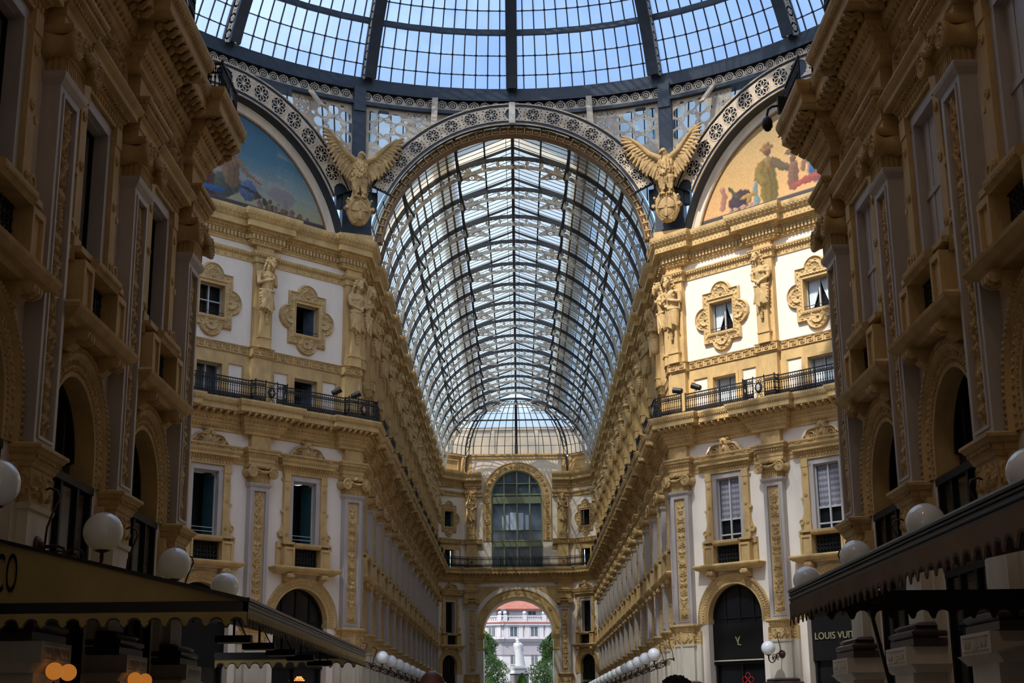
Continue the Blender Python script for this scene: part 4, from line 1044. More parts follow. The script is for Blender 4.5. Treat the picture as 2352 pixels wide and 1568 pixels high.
for s in (-1,1): m.add([(s*r,-o,z) for z in (16.3,20.53) for o,r in P],[(i,(i+1)%8,8+(i+1)%8,8+i) for i in range(8)])
p.part('frame_band',m,OCH); m=MB()
D=[(.001,.0),(.1,.0),(.16,.02),(.16,.08),(.12,.08),(.1,.03),(.04,.1),(.001,.1)]
for i,a in enumerate(np.linspace(0,PI,17)): k=1.7 if i in(4,8,12) else .9; m.lathe([(r*k,z+.08) for r,z in D],(2.85*math.cos(a),0,20.53+2.85*math.sin(a)),12,'y')
for s in (-1,1):
    for i in range(8): k=1.7 if i in (0,4) else .9; m.lathe([(r*k,z+.08) for r,z in D],(s*2.85,0,20.1-.5*i),12,'y'); m.ob(s*2.85-.12,s*2.85+.12,.06,.12,19.82-.5*i,19.88-.5*i)
p.part('rosette',m,OCH2); CF.put(p,4.95,RU,'arched ochre frame with rosettes round the tall green window')
p=Proto('window','',13.74); m=MB(); n=24; m.add([(2.42*math.cos(PI*k/n),.3,20.53+2.42*math.sin(PI*k/n)) for k in range(n+1)]+[(-2.42,.3,13.74),(2.42,.3,13.74)],[tuple(range(n+3))]); p.part('pane',m,DGB)
m=MB(); m.arc([(-.32,2.3),(-.1,2.3),(-.1,2.42),(-.32,2.42)],0,20.53,0,PI,32)
for x in (-2.36,-1.22,0,1.22,2.36): h=math.sqrt(max(0,2.4**2-x*x)); m.ob(x-.07,x+.07,-.3,-.12,13.74,20.53+h*(abs(x)<2.3))
for z0,z1 in ((21.7,21.78),(20.6,20.78),(19.84,20.5),(17.28,17.34),(16.25,16.4),(15.75,16.25),(13.74,13.9)): m.ob(-2.4,2.4,-.3,-.14 if z1-z0>.3 else -.1,z0,z1)
p.part('green_frame',m,GRN)
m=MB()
for x0,x1,z1 in ((-1.42,-1.2,18.7),(-1.1,-.8,18.75),(-.66,-.08,19.0),(.12,.58,18.95),(.8,1.1,18.75)): m.ob(x0,x1,-.29,-.275,17.36,z1)  # pale boards on the pane paint in bright windows seen through it
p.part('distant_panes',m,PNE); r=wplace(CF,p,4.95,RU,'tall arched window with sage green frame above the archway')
m=MB(); m.ob(-1.3,1.3,-.29,-.285,17.5,19.0); 
# attic behind the splayed end walls
for fr in (SL,SR):
    m=MB(); fbox(m,fr,-.4,fr.L+.5,-2.,RU-.1,22.6,24.45); fbox(m,fr,.3,fr.L-.3,-2.,RU-.03,23.0,23.1); fbox(m,fr,.3,fr.L-.3,-2.,RU-.03,23.9,24.0); fbox(m,fr,-.4,fr.L+.5,-2.,RU+.02,24.35,24.55)
    fbox(m,fr,.3,.4,-2.,RU-.03,23.0,24.0); fbox(m,fr,fr.L-.4,fr.L-.3,-2.,RU-.03,23.0,24.0); struct('wall_attic_'+('left' if fr is SL else 'right'),m,[OCH])
# ------------------------------------------------------------------ glass vault of the far arcade
CZ=22.; R0=7.3
def A(r,a,y): return (r*math.cos(a),y,CZ+r*math.sin(a))
def arc_bar(m,r,a0,a1,y,w,h,n=14):
    for i in range(n):
        a,b=a0+(a1-a0)*i/n,a0+(a1-a0)*(i+1)/n; m.beam(A(r,a,y),A(r,b,y),w,h,up=(0,1,0))
a_s,a_e=math.radians(5),math.radians(65.4)
def web_field(U,V):
    u=(U%.8)-.4; au=abs(u); f=np.minimum(np.minimum(.3-au,.12-abs(V)),.36-au-abs(V)*.6); sp=.17-np.abs(u)-np.abs(V); f=np.maximum(f,sp); f=np.maximum(f,.05-np.hypot(au-.335,abs(V)-.13)); return -f
rib=Proto('vault_rib','vault rib',22.6); Lw=math.radians(170)*7.
m=MB(); arc_bar(m,7.2,math.radians(5),math.radians(175),0,.2,.1,44); rib.part('outer_chord',m,STD); m=MB(); arc_bar(m,6.68,math.radians(5),math.radians(175),0,.14,.05,44); rib.part('inner_chord',m,CRV)
q=plate(web_field,0,Lw,-.21,.21,.04,.03,lambda u,y,v:(*A(6.94+v,math.radians(5)+u/7.,y-.015),)); rib.part('pierced_web',q,CRV)
m=MB()
for i in range(27): a=math.radians(5)+(i*.8)/7.; m.beam(A(6.7,a,0),A(7.2,a,0),.10,.04,up=(0,1,0))
rib.part('web_strut',m,CRV)
def lace(U,V):   # triangular bracket under the lantern
    d=np.minimum(np.minimum(U,V),(1.25-U*.75-V)*.8); f=np.minimum(d,.35); 
    for x,z,r in ((.28,.3,.2),(.75,.2,.13),(.28,.75,.13),(1.1,.14,.07),(.6,.45,.09)): f=np.minimum(f,np.abs(np.hypot(U-x,V-z)-r*.0)-r) if 0 else np.minimum(f,np.maximum(np.hypot(U-x,V-z)-r,r*.45-np.hypot(U-x,V-z)))
    return f
for s in (-1,1):
    q=plate(lace,0,1.7,0,1.25,.05,.03,lambda x,y,z:(s*(2.95-x),y,27.95+.9*0+z*.75-.0)); rib.part('lace_bracket',q,CRV)
m=MB(); 
for s in (-1,1): m.beam((s*3.0,0,28.7),(0,0,29.85),.1,.1); m.beam((s*1.5,0,28.95),(s*1.5,0,29.3),.06)
rib.part('lantern_rafter',m,STD)
RIBY=[66.75+AP*k for k in range(1,15)]
for i,y in enumerate(RIBY): rib.at(0,y,0,'pierced iron rib across the glass vault, %s from the octagon'%ORD[i],'ribs of the glass vault')
YE=RIBY[-1]
panel=Proto('vault_glazing','glass roof panel',22.6); y0,y1=0,AP; n=14
for s in (-1,1):
    m=MB(); 
    for i in range(n):
        a,b=a_s+(a_e-a_s)*i/n,a_s+(a_e-a_s)*(i+1)/n; P=lambda r,t,y:(s*r*math.cos(t),y,CZ+r*math.sin(t))
        m.quad(P(R0,a,y0),P(R0,a,y1),P(R0,b,y1),P(R0,b,y0))
    panel.part('curved_glass',m,G_V)
    m=MB()
    for k in range(8):
        y=(k+.5)*AP/8; 
        for i in range(10):
            a,b=a_s+(a_e-a_s)*i/10,a_s+(a_e-a_s)*(i+1)/10; m.beam((s*7.24*math.cos(a),y,CZ+7.24*math.sin(a)),(s*7.24*math.cos(b),y,CZ+7.24*math.sin(b)),.026,.026,up=(0,1,0))
    panel.part('glazing_bars',m,STD)
    m=MB()
    for deg in (25.5,51): a=math.radians(deg); m.beam((s*7.2*math.cos(a),0,CZ+7.2*math.sin(a)),(s*7.2*math.cos(a),AP,CZ+7.2*math.sin(a)),.05,.05)
    for deg,r in ((37,7.12),(65.4,7.1)):
        a=math.radians(deg); m.beam((s*r*math.cos(a),0,CZ+r*math.sin(a)),(s*r*math.cos(a),AP,CZ+r*math.sin(a)),.13,.16)
        P=[]
        for t in np.linspace(0,1,13): rr=r-.1-.42*(2*t-1)**2; P.append((s*rr*math.cos(a),t*AP,CZ+rr*math.sin(a)))
        for a_,b_ in zip(P[:-1],P[1:]): m.beam(a_,b_,.09,.11)
    panel.part('purlins',m,STD)
    m=MB()
    for deg in (14.5,20,31,43,47.5,57.5,61.5):
        a=math.radians(deg); rr=7.275; e=.009
        m.quad(*[(s*rr*math.cos(t),y,CZ+rr*math.sin(t)) for t,y in ((a-e,0),(a-e,AP),(a+e,AP),(a+e,0))])
    panel.part('pane_laps',m,LAP)
m=MB()
for s in (-1,1): m.quad((s*3.05,0,28.72),(s*3.05,AP,28.72),(0,AP,29.95),(0,0,29.95))
panel.part('lantern_glass',m,G_V)
m=MB()
for k in range(8):
    y=(k+.5)*AP/8
    for s in (-1,1): m.beam((s*3.05,y,28.68),(0,y,29.9),.026,.03)
for x in (-1.5,1.5): m.beam((x,0,29.28),(x,AP,29.28),.09,.08)
m.beam((0,0,29.85),(0,AP,29.85),.17,.2); m.beam((-.35,0,29.7),(-.35,AP,29.7),.03); m.beam((.35,0,29.7),(.35,AP,29.7),.03)
m.beam((0,0,28.95),(0,AP,28.95),.12,.12)
panel.part('lantern_bars',m,STD)
for i in range(14):
    r=panel.at(0,66.75+AP*i,0,'glass vault bay with raised lantern, %s from the octagon'%ORD[i],'bays of the glass vault'); FB=r if i==0 else FB
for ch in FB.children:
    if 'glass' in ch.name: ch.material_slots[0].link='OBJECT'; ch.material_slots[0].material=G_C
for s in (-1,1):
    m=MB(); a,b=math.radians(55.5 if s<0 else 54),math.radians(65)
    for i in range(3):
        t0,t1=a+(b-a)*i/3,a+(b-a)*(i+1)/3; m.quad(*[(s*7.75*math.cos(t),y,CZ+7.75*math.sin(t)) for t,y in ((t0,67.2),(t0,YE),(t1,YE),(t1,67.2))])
    o=struct('roof_walkway_'+('left' if s<0 else 'right'),m,[G_W if s<0 else G_X]); o['label']='added shade strip outside the vault glass, %s of the lantern'%('left' if s<0 else 'right')  # strips added to cast the shadow bands beside the lantern
m=MB(); m.box(-10,10,141,150,19,28.6); m.box(-10.2,10.2,140.8,150,28.3,28.6)
for x in np.arange(-9,9.5,2.2):
    m.box(x-.2,x+.2,140.85,141.2,19,28.4)
o=struct('wall_beyond',m,[CRW]); o['label']='sunlit cream building seen dimly through the glass end of the vault'
# end apse of the vault: polygonal half dome from the last rib down to the end walls
base=[(7.3,YE),(7.25,131.6),(4.9,134.1),(-4.9,134.1),(-7.25,131.6),(-7.3,YE)]
top=[(6.1,YE+.05,26.2),(3.2,YE+.1,28.5),(1.6,YE+.15,29.),(-1.6,YE+.15,29.),(-3.2,YE+.1,28.5),(-6.1,YE+.05,26.2)]
def apx(i,t):
    b=base[i]; zb=22.7 if i in(0,5) else 24.5; q=top[i]; k=math.sin(t*PI/2)
    return (b[0]+(q[0]-b[0])*(1-math.cos(t*PI/2)),b[1]+(q[1]-b[1])*(1-math.cos(t*PI/2)),zb+(q[2]-zb)*k)
p=Proto('end_dome','glass roof',24.); m=MB(); N=8
for i in range(5):
    for k in range(N): m.quad(apx(i,k/N),apx(i+1,k/N),apx(i+1,(k+1)/N),apx(i,(k+1)/N))
p.part('curved_glass',m,G_E); m=MB()
L=lambda a,b,u:tuple(a[j]+(b[j]-a[j])*u for j in range(3))
for i in range(5):
    nb={2:13,1:6,3:6}.get(i,5)
    for j in range(1,nb):
        u=j/nb; Q=[L(apx(i,k/N),apx(i+1,k/N),u) for k in range(N+1)]
        for a,b in zip(Q[:-1],Q[1:]): m.beam(a,b,.05,.06)
    for k in range(0,N+1): m.beam(apx(i,k/N),apx(i+1,k/N),.04 if k!=4 else .12,.04 if k!=4 else .12)
p.part('glazing_bars',m,STD)
for i in (1,2,3,4):
    m=MB(); Q=[apx(i,k/N) for k in range(N+1)]
    for a,b in zip(Q[:-1],Q[1:]): 
        m.beam(a,b,.14,.12); c0=(a[0]*.93,a[1]-.35,a[2]-.25); c1=(b[0]*.93,b[1]-.35,b[2]-.25); m.beam(c0,c1,.12,.08); m.beam(a,c0,.1,.05); m.beam(a,c1,.05,.03)
    if i in(2,3): m.beam((base[i][0]*.97,base[i][1]-.3,24.3),(base[i][0]*.99,base[i][1]-.05,22.9),.14,.16)
    p.part('hip_rib',m,STD)
m=MB(); Q=[L(apx(2,k/N),apx(3,k/N),.5) for k in range(N+1)]
for a,b in zip(Q[:-1],Q[1:]): m.beam(a,b,.24,.3)
p.part('centre_rib',m,STD)
p.at(0,0,0,'polygonal glass end of the vault above the tall green window')
# ------------------------------------------------------------------ octagon: arches, drum and dome
YC=48.75
def wheel(c,th):
    def F(U,V):
        r=np.hypot(U,V); a=np.arctan2(V,U); f=np.minimum(.46-r,r-.40); f=np.maximum(f,.07-r)
        k=a/(PI/4); ka=(k-np.round(k))*PI/4; sp=np.minimum(.018-np.abs(r*np.sin(ka)),.24-r); f=np.maximum(f,sp)
        k2=a/(PI/4)-.5; kb=(k2-np.round(k2))*PI/4; x=r*np.cos(kb); y=np.abs(r*np.sin(kb)); f=np.maximum(f,np.minimum(.02-np.abs(y-(.40-x)*.62+.0),np.minimum(x-.22,.41-r)))
        return f
    return plate(F,-.48,.48,-.48,.48,c,th)
def make_ring(ri,ro,cz,amax,name,box=True):
    """ri..ro riveted iron ring facing -y; cream carved zone with wheels"""
    p=Proto('iron_arch','arch',cz); m=MB(); a0,a1=PI/2-amax,PI/2+amax; m.arc([(-.35,ri),(.02,ri),(.02,ri+.13),(-.02,ri+.14),(-.02,ro-.14),(.02,ro-.13),(.02,ro),(-.35,ro)],0,cz,a0,a1,60); p.part('girder',m,STE)
    m=MB(); m.arc([(-.5,ro),(.1,ro),(.1,ro+.06),(-.5,ro+.06)],0,cz,a0,a1,60); m.arc([(-.02,ri-.05),(.05,ri-.05),(.05,ri+.0),(-.02,ri+.0)],0,cz,a0,a1,60)
    for i in range(int(2*amax*ro/.16)): a=a0+(i+.5)*2*amax/int(2*amax*ro/.16); m.ball((ro*math.cos(a)+.03*math.cos(a),-.1,cz+(ro+.03)*math.sin(a)),.02,5,3)
    p.part('studded_rim',m,CRI)
    rm=(ri+ro)/2; hw=(ro-ri)/2-.14; n=int(round(amax*rm/1.05)); da=1.05/rm
    def F(U,V):
        u=(U%1.05)-.525; au=abs(u); r0=np.hypot(au-.525,V); f=-np.ones_like(U)
        f=np.maximum(f,.035-np.abs(np.hypot(au-.1,abs(V)-.12)-.075)); f=np.maximum(f,np.minimum(.025-np.abs(au-.03),hw-abs(V))*1.0)
        f=np.maximum(f,np.minimum(np.minimum(r0-(hw-.02),hw-.0-abs(V)),abs(V)-.12-au*.2)); f=np.maximum(f,.03-np.hypot(au-.23,V)); 
        f=np.minimum(f,r0-(hw-.03)); f=np.minimum(f,np.hypot(au-.16,abs(V)-.27)-.035)
        return f
    Lh=amax*rm
    q=plate(F,-Lh,Lh,-hw,hw,.022,-.03,lambda u,y,v:((rm+v)*math.sin(u/rm),y-.035,cz+(rm+v)*math.cos(u/rm))); 
    p.part('scrollwork_plate',q,CRI)
    w=wheel(.016,-.03).mesh('rosette_wheel',CRI,False,0)
    k=int(Lh/1.05)
    for s in (-1,1):
        for i in range(k+1):
            u=s*(i*1.05+ (0. if 0 else 1.05)) 
            if abs(u)>Lh-.3: continue
            o=O('rosette_wheel',w,p.r); a=u/rm; o.location=(rm*math.sin(a),-.05,rm*math.cos(a)); o.rotation_euler=(0,a,0); o.scale=(hw/.445,1,hw/.445)
    if box: m=MB(); m.ob(-.16,.16,-.05,.16,cz+ri-.02,cz+ro+.1); p.part('keystone_plate',m,PAL)
    return p
ring=make_ring(6.95,7.95,22.,math.radians(62),'a'); ring.at(0,66.1,0,'pierced iron arch with cream rosette wheels at the mouth of the glass vault')
p=Proto('vault_mouth_frieze','frieze',24.)
m=MB(); m.arc([(-.6,6.6),(.0,6.6),(.0,6.66),(-.1,6.7),(-.1,6.86),(.0,6.9),(.0,6.95),(-.6,6.95)],0,22.,math.radians(8),math.radians(172),60); p.part('frieze_band',m,BRO)
m=MB()
for i in range(46):
    a=math.radians(10)+(i+.5)*math.radians(160)/46; M=Matrix.Rotation(PI/2-a,4,'Y'); M.translation=(6.78*math.cos(a),-.02-.0,22+6.78*math.sin(a)); m.obox(M,.06,.06,.3)
    M=Matrix.Rotation(PI/2-a-math.radians(1.75),4,'Y'); a2=a+math.radians(1.75)*-1; M.translation=(6.78*math.cos(a2),.06,22+6.78*math.sin(a2)); m.obox(M,.26,.05,.1)
p.part('frieze_tile',m,OCH2); p.at(0,66.6,0,'brown and gold frieze lining the mouth of the glass vault')
dring=make_ring(7.5,8.7,21.1,math.radians(60),'d',False)
def paint(kind):
    """plain allegorical picture: sky, clouds, parapet and simple draped shapes"""
    X=np.linspace(-7,7,420); Z=np.linspace(22.7,28.1,162); XX,ZZ=np.meshgrid(X,Z); H=(ZZ-22.7)/5.4; cl=np.zeros(XX.shape+(3,))
    def mix(c,m,a=1.): 
        m=(m*a)[...,None]; cl[:]=cl*(1-m)+np.array(c)*m
    no=sum(np.sin(XX*f+ZZ*g*1.7+k)*np.sin(ZZ*f*1.3-XX*.6*g+k*2)/n for k,(f,g,n) in enumerate(((1.1,.7,1),(2.3,1.9,1.8),(4.7,3.1,3),(9.,7.,6))))/2
    sm=lambda e0,e1,x: np.clip((x-e0)/(e1-e0),0,1)**2*(3-2*np.clip((x-e0)/(e1-e0),0,1))
    if kind=='L':
        for c in range(3): cl[...,c]=np.interp(H,[0,.12,.35,.6,1],[[.36,.34,.22,.06,.03],[.27,.29,.28,.16,.10],[.13,.15,.25,.22,.17]][c])
        mix((.30,.26,.24),sm(.15,.5,no+.3-abs(H-.42)*2.6),.8); mix((.17,.14,.16),sm(.2,.5,no*.9+.25-abs(H-.30)*4),.6); mix((.10,.08,.09),sm(.3,.6,no+.2-abs(H-.2)*6),.35)
    else:
        for c in range(3): cl[...,c]=np.interp(H,[0,.15,.45,1],[[.42,.50,.42,.25],[.20,.28,.26,.18],[.09,.12,.10,.08]][c])
        mix((.45,.20,.15),sm(.3,.7,no+.3-abs(H-.12)*6),.4)
    led=sm(23.6,23.52,ZZ+.0*XX)
    rg=np.random.RandomState(3); ph=rg.rand(8)*6
    wx=sum(np.sin(ZZ*f+XX*g+p)*.02 for f,g,p in ((5,3,ph[0]),(11,7,ph[1]),(19,13,ph[2]))); wz=sum(np.sin(XX*f-ZZ*g+p)*.02 for f,g,p in ((6,4,ph[3]),(13,6,ph[4]),(23,11,ph[5])))
    sh=1.1 if kind=='L' else -1.5
    def Q(x,z,rx,rz,col,a=0.,al=1.):
        X_=XX+wx-x-sh; Z_=ZZ+wz-z; u=(X_*math.cos(a)+Z_*math.sin(a))/rx; v=(-X_*math.sin(a)+Z_*math.cos(a))/rz; m_=sm(1.08,.9,np.hypot(u,v))*al; lit=np.clip(1+.45*(-.5*u+.7*v)+.12*np.sin(u*9+v*5),.4,1.7)
        cl[:]=cl*(1-m_[...,None])+np.array(col)*lit[...,None]*m_[...,None]
    def Sg(P,r0,r1,col):
        n=len(P)-1
        for i_ in range(n*6):
            t=i_/(n*6-1)*n; k_=min(int(t),n-1); f=t-k_; x=P[k_][0]+(P[k_+1][0]-P[k_][0])*f; z=P[k_][1]+(P[k_+1][1]-P[k_][1])*f; r_=r0+(r1-r0)*t/n; Q(x,z,r_,r_,col)
    skin=(.22,.125,.065)
    if kind=='L':
        Q(-2.3,24.2,1.9,1.0,(.075,.02,.022),-.35); Q(-2.9,25.,1.0,1.1,(.06,.018,.02)); Q(-.2,24.3,.75,.6,(.075,.085,.055)); Q(-.5,24.0,.5,.5,(.06,.075,.05),.5)
        Sg([(0,24.5),(.02,25.0),(0,25.45)],.36,.42,skin); Sg([(-.36,25.5),(-.52,25.0),(-.35,24.55)],.14,.09,skin); Sg([(.36,25.5),(.85,25.0),(1.6,24.7)],.14,.07,skin); Sg([(0,25.7),(.02,25.95)],.12,.12,skin)
        Q(-.05,26.15,.32,.36,(.05,.032,.02)); Q(.05,26.1,.2,.27,skin); Q(.02,26.32,.24,.14,(.05,.032,.02))
        Q(.95,24.2,.52,.52,(.075,.11,.20)); Q(.95,24.25,.62,.07,(.03,.03,.04),-.15); Q(-.95,23.85,.62,.15,(.02,.09,.25))
        for i_ in range(26): Q(1.3+.17*i_*.9,23.95-.035*i_+.22*math.sin(i_*2.3),.1+.06*((i_*7)%3),.12+.05*((i_*5)%3),((.10,.06,.03),(.05,.035,.025),(.20,.10,.09),(.22,.17,.16),(.035,.05,.02),(.13,.09,.04))[i_%6],i_)
    else:
        Q(2.6,24.6,1.5,.9,(.025,.055,.11),.3); Q(1.5,25.2,.5,.9,(.03,.06,.11),.5); Q(2.1,25.9,.22,.28,skin)
        Sg([(-1.0,23.8),(-1.0,24.6),(-1.05,25.3)],.5,.42,(.15,.105,.02)); Sg([(-1.4,25.4),(-1.65,24.9),(-1.3,24.5)],.24,.2,(.14,.095,.02)); Sg([(-.65,25.4),(-.2,25.0),(.2,24.9)],.24,.16,(.07,.05,.025)); Sg([(-1,25.6),(-1,25.9)],.14,.12,skin)
        Q(-1.0,26.02,.22,.26,(.09,.045,.025)); Q(-1.0,26.2,.42,.14,(.19,.09,.03)); Q(-1.0,26.36,.22,.12,(.17,.08,.03)); Sg([(-1.25,25.5),(-1.0,24.9),(-.75,25.5)],.035,.035,(.16,.03,.02))
        Sg([(.35,24.0),(.4,24.9)],.32,.26,(.15,.075,.045)); Q(.4,25.25,.17,.2,(.10,.05,.03)); Q(.55,25.6,.6,.18,(.09,.06,.03)); Sg([(.9,24.6),(1.1,25.3),(.9,25.6)],.14,.08,(.18,.09,.05))
        Q(1.6,24.05,1.5,.2,(.20,.045,.035),.12); Sg([(-1.75,23.7),(-1.8,24.3),(-1.75,24.6)],.2,.1,(.16,.20,.19)); Q(-2.7,24.05,.7,.45,(.035,.02,.03),.25); Sg([(-3.3,24.75),(-2.9,24.2)],.1,.1,(.05,.045,.02)); Q(-2.2,24.1,.5,.12,(.26,.15,.03)); Q(-2.2,23.9,.15,.22,(.2,.12,.03)); Sg([(-3.75,23.9),(-3.6,24.4),(-3.75,24.8)],.18,.14,(.28,.13,.09))
        for i_ in range(10): Q(-3.3+.14*i_,23.62+.03*math.sin(i_*3),.1,.09,((.3,.14,.13),(.06,.08,.03),(.28,.2,.12))[i_%3])
    cl[:]=np.clip(cl*(1+.10*rg.randn(*XX.shape)[...,None]+.06*no[...,None]),0,1)
    mix((.045,.038,.04),sm(23.55,23.48,ZZ)); mix((.075,.06,.055),sm(.05,.0,abs(ZZ-23.5)))
    m=MB(); keep=(np.hypot(XX,ZZ-21.1)<7.05); nz,nx=XX.shape; m.v=[(float(x),0.,float(z)) for x,z in zip(XX.ravel(),ZZ.ravel())]
    c4=keep[:-1,:-1]&keep[1:,:-1]&keep[:-1,1:]&keep[1:,1:]; J,I=np.nonzero(c4); m.f=[(int(j*nx+i),int(j*nx+i+1),int((j+1)*nx+i+1),int((j+1)*nx+i)) for j,i in zip(J,I)]; m.m=[0]*len(m.f)
    mt=bpy.data.materials.new('mosaic_picture_'+kind); mt.use_nodes=True; nt=mt.node_tree; at=nt.nodes.new('ShaderNodeAttribute'); at.attribute_name='Col'; nt.links.new(at.outputs['Color'],nt.nodes['Principled BSDF'].inputs['Base Color']); nt.nodes['Principled BSDF'].inputs['Roughness'].default_value=.6
    me=m.mesh('mosaic_picture',mt,False,22.); ca=me.color_attributes.new('Col','FLOAT_COLOR','POINT'); k=.9 if kind=='L' else 1.1; flat=np.concatenate([np.clip(cl.reshape(-1,3)*k,0,1),np.ones((nx*nz,1))],1).astype(np.float32).ravel(); ca.data.foreach_set('color',flat); return me
for s,fr in ((-1,DL),(1,DR)):
    t=fr.L-8.25 if s<0 else 8.25; side='left' if s<0 else 'right'
    fr.put(dring,t,-.5,'pierced iron arch with cream rosette wheels over the %s picture'%side)
    p=Proto('lunette_mosaic','picture',22.); p.part('mosaic_picture',paint('L' if s<0 else 'R'),None) if 0 else None
    o=O('mosaic_picture',paint('L' if s<0 else 'R'),p.r)
    m=MB(); m.arc([(-.3,6.98),(.06,6.98),(.1,7.02),(.1,7.32),(.16,7.34),(.16,7.4),(-.3,7.4)],0,21.1,math.radians(12),math.radians(168),60); p.part('cream_arch_frame',m,PAL)
    m=MB(); m.arc([(-.02,6.9),(.08,6.9),(.08,6.98),(-.02,6.98)],0,21.1,math.radians(12),math.radians(168),60); p.part('inner_bead',m,BRO)
    m=MB(); m.arc([(.1,7.4),(.55,7.5),(.55,7.56),(-.2,7.56)],0,21.1,math.radians(12),math.radians(168),60); p.part('steel_soffit',m,STE)
    fr.put(p,t,-1.15,'arched mosaic picture with %s above the cornice'%('blue sky, clouds and a seated figure' if s<0 else 'golden sky and standing robed figures'))
    m=MB(); V=[(*fr.P(t+7.6*math.cos(a),-1.25).xy,21.1+7.6*math.sin(a)) for a in np.linspace(.15,PI-.15,50)]; V2=[(*fr.P(t+7.6*math.cos(a),-1.7).xy,21.1+7.6*math.sin(a)) for a in np.linspace(.15,PI-.15,50)]; m.add(V+V2,[tuple(range(50)),tuple(range(50,100))]+[(i,i+1,51+i,50+i) for i in range(49)]); struct('wall_lunette_'+side,m,[PLA])
# drum
def star_panel(cx,cz,arc_r,arc_z,xmin,xmax,acx,ztop,fn):
    def F(U,V):
        x=U-cx; z=V-cz; r=np.hypot(x,z); a=np.arctan2(z,x); f=np.full_like(U,1.)
        hole=lambda h: np.minimum(f,-h)
        k=a/(PI/4); ka=(k-np.round(k))*PI/4
        star=np.maximum(.3-np.maximum(abs(x),abs(z)),.3-(abs(x)+abs(z))/1.414); f=np.minimum(f,-star)
        X=r*np.cos(ka); Y=r*np.sin(ka); h=np.minimum(.27-np.hypot(X-.85,Y),(X-.52)-np.abs(Y)*.9+.06); f=np.minimum(f,-h)
        k2=a/(PI/4)-.5; kb=(k2-np.round(k2))*PI/4; X2=r*np.cos(kb); Y2=r*np.sin(kb); 
        for (d,rr) in ((1.2,.1),(.45,.045),(.58,.05)): f=np.minimum(f,-(rr-np.hypot(X2-d,Y2)))
        f=np.minimum(f,-(.04-np.hypot(X2-.52,abs(Y2)-.09)))
        # field of scrolls beyond the star circle
        out=r>1.38
        u=(U+V*.15)/.62; v=V/.62; cu=(u-np.floor(u)-.5)*.62; cv=(v-np.floor(v)-.5)*.62; rr=np.hypot(cu,cv); aa=np.arctan2(cv,cu)
        sp=.035-np.abs(((rr-.045*aa/PI*1.0)%.13)-.065); g=np.maximum(sp,.035-np.abs(rr-.29)); g=np.maximum(g,np.minimum(.03,.33-0*rr)*0+.02-np.abs(np.abs(cu)-np.abs(cv))*.9)
        f=np.where(out,g,f); f=np.maximum(f,.05-np.abs(r-1.38))
        e=np.minimum(np.minimum(U-xmin,xmax-U),ztop-V); f=np.maximum(f,.07-np.abs(e-.07)); f=np.minimum(f,e)
        f=np.minimum(f,np.hypot(U-acx,V-arc_z)-arc_r); return f
    return plate(F,xmin,xmax,24.5,ztop,.035,.03,fn)
def bulge(x): return math.sqrt(max(0,19.3**2-x*x))-17.75
for az in (0,45,-45):
    fr={0:None,45:DR,-45:DL}[az]
    for s in (-1,1):
        if az==0: cx,cz,ar,azz,acx,t0=s*6.55,29.1,7.98,22.,0,0
        else:
            if s*az>0: continue
            cx,cz,ar,azz,t0=s*5.75,28.85,8.73,21.1,0; acx=-s*1.0*(-1)
            acx=(1.0 if az==45 else -1.0)
        fn=lambda x,y,z: (x,y+.0+bulge(x)*min(1,max(0,(z-25)/5.2)),z)
        q=star_panel(cx,cz,ar,azz,min(s*7.4,s*4.15) if az==0 else min(s*7.2,s*3.6),max(s*7.4,s*4.15) if az==0 else max(s*7.2,s*3.6),acx,30.25,fn)
        p=Proto('tracery_panel','iron tracery',24.5); p.part('pierced_plate',q,CRI)
        n='left' if s<0 else 'right'
        if az==0: p.at(0,66.5,0,'pierced star tracery panel above the vault mouth, on its %s'%n)
        else: c=Vector((17.5*math.sin(math.radians(az)),YC+17.5*math.cos(math.radians(az)),0)); c+=Vector((math.sin(math.radians(az)),math.cos(math.radians(az)),0))*.3; p.at(c.x,c.y,-math.radians(az),'pierced star tracery panel above the %s mosaic picture'%('right' if az>0 else 'left'))
        # small scroll panel between the posts
        if az==0:
            q=star_panel(99,99,ar,azz,min(0,s*3.9),max(0,s*3.9),0,30.25,fn); p=Proto('tracery_panel','iron tracery',24.5); p.part('pierced_plate',q,CRI); p.at(0,66.5,0,'narrow scroll tracery panel above the arch crown, on its %s'%n)
        p=Proto('ring_post','post',28.5); m=MB(); xs=s*3.95 if az==0 else s*4.4
        P=[(xs,-.25-.12*math.sin(t*PI/2)*0+bulge(xs)*t*1.0-.35*(1-t)**2*0,(28.8 if az==0 else 29.2)+t*(2.15 if az==0 else 1.2)) for t in (0,.25,.5,.75,1)]
        for a,b in zip(P[:-1],P[1:]): m.beam(a,b,.3,.1)
        for j in range(10):
            for e in (-.09,.09): m.ball((xs+e,-.33+bulge(xs)*j/10,(28.9 if az==0 else 29.25)+(.2 if az==0 else .11)*j),.02,5,3)
        p.part('riveted_plate',m,CRI); m=MB(); m.ob(xs+s*-.38-.12,xs+s*-.38+.12,-1.0,-.1,28.6,31.) if 0 else None
        if az==0: p.at(0,66.45,0,'curved cream iron post left of centre under the dome ring' if s<0 else 'curved cream iron post right of centre under the dome ring')
        else: p.at(c.x,c.y,-math.radians(az),'curved cream iron post under the dome ring above the %s picture'%('right' if az>0 else 'left'))
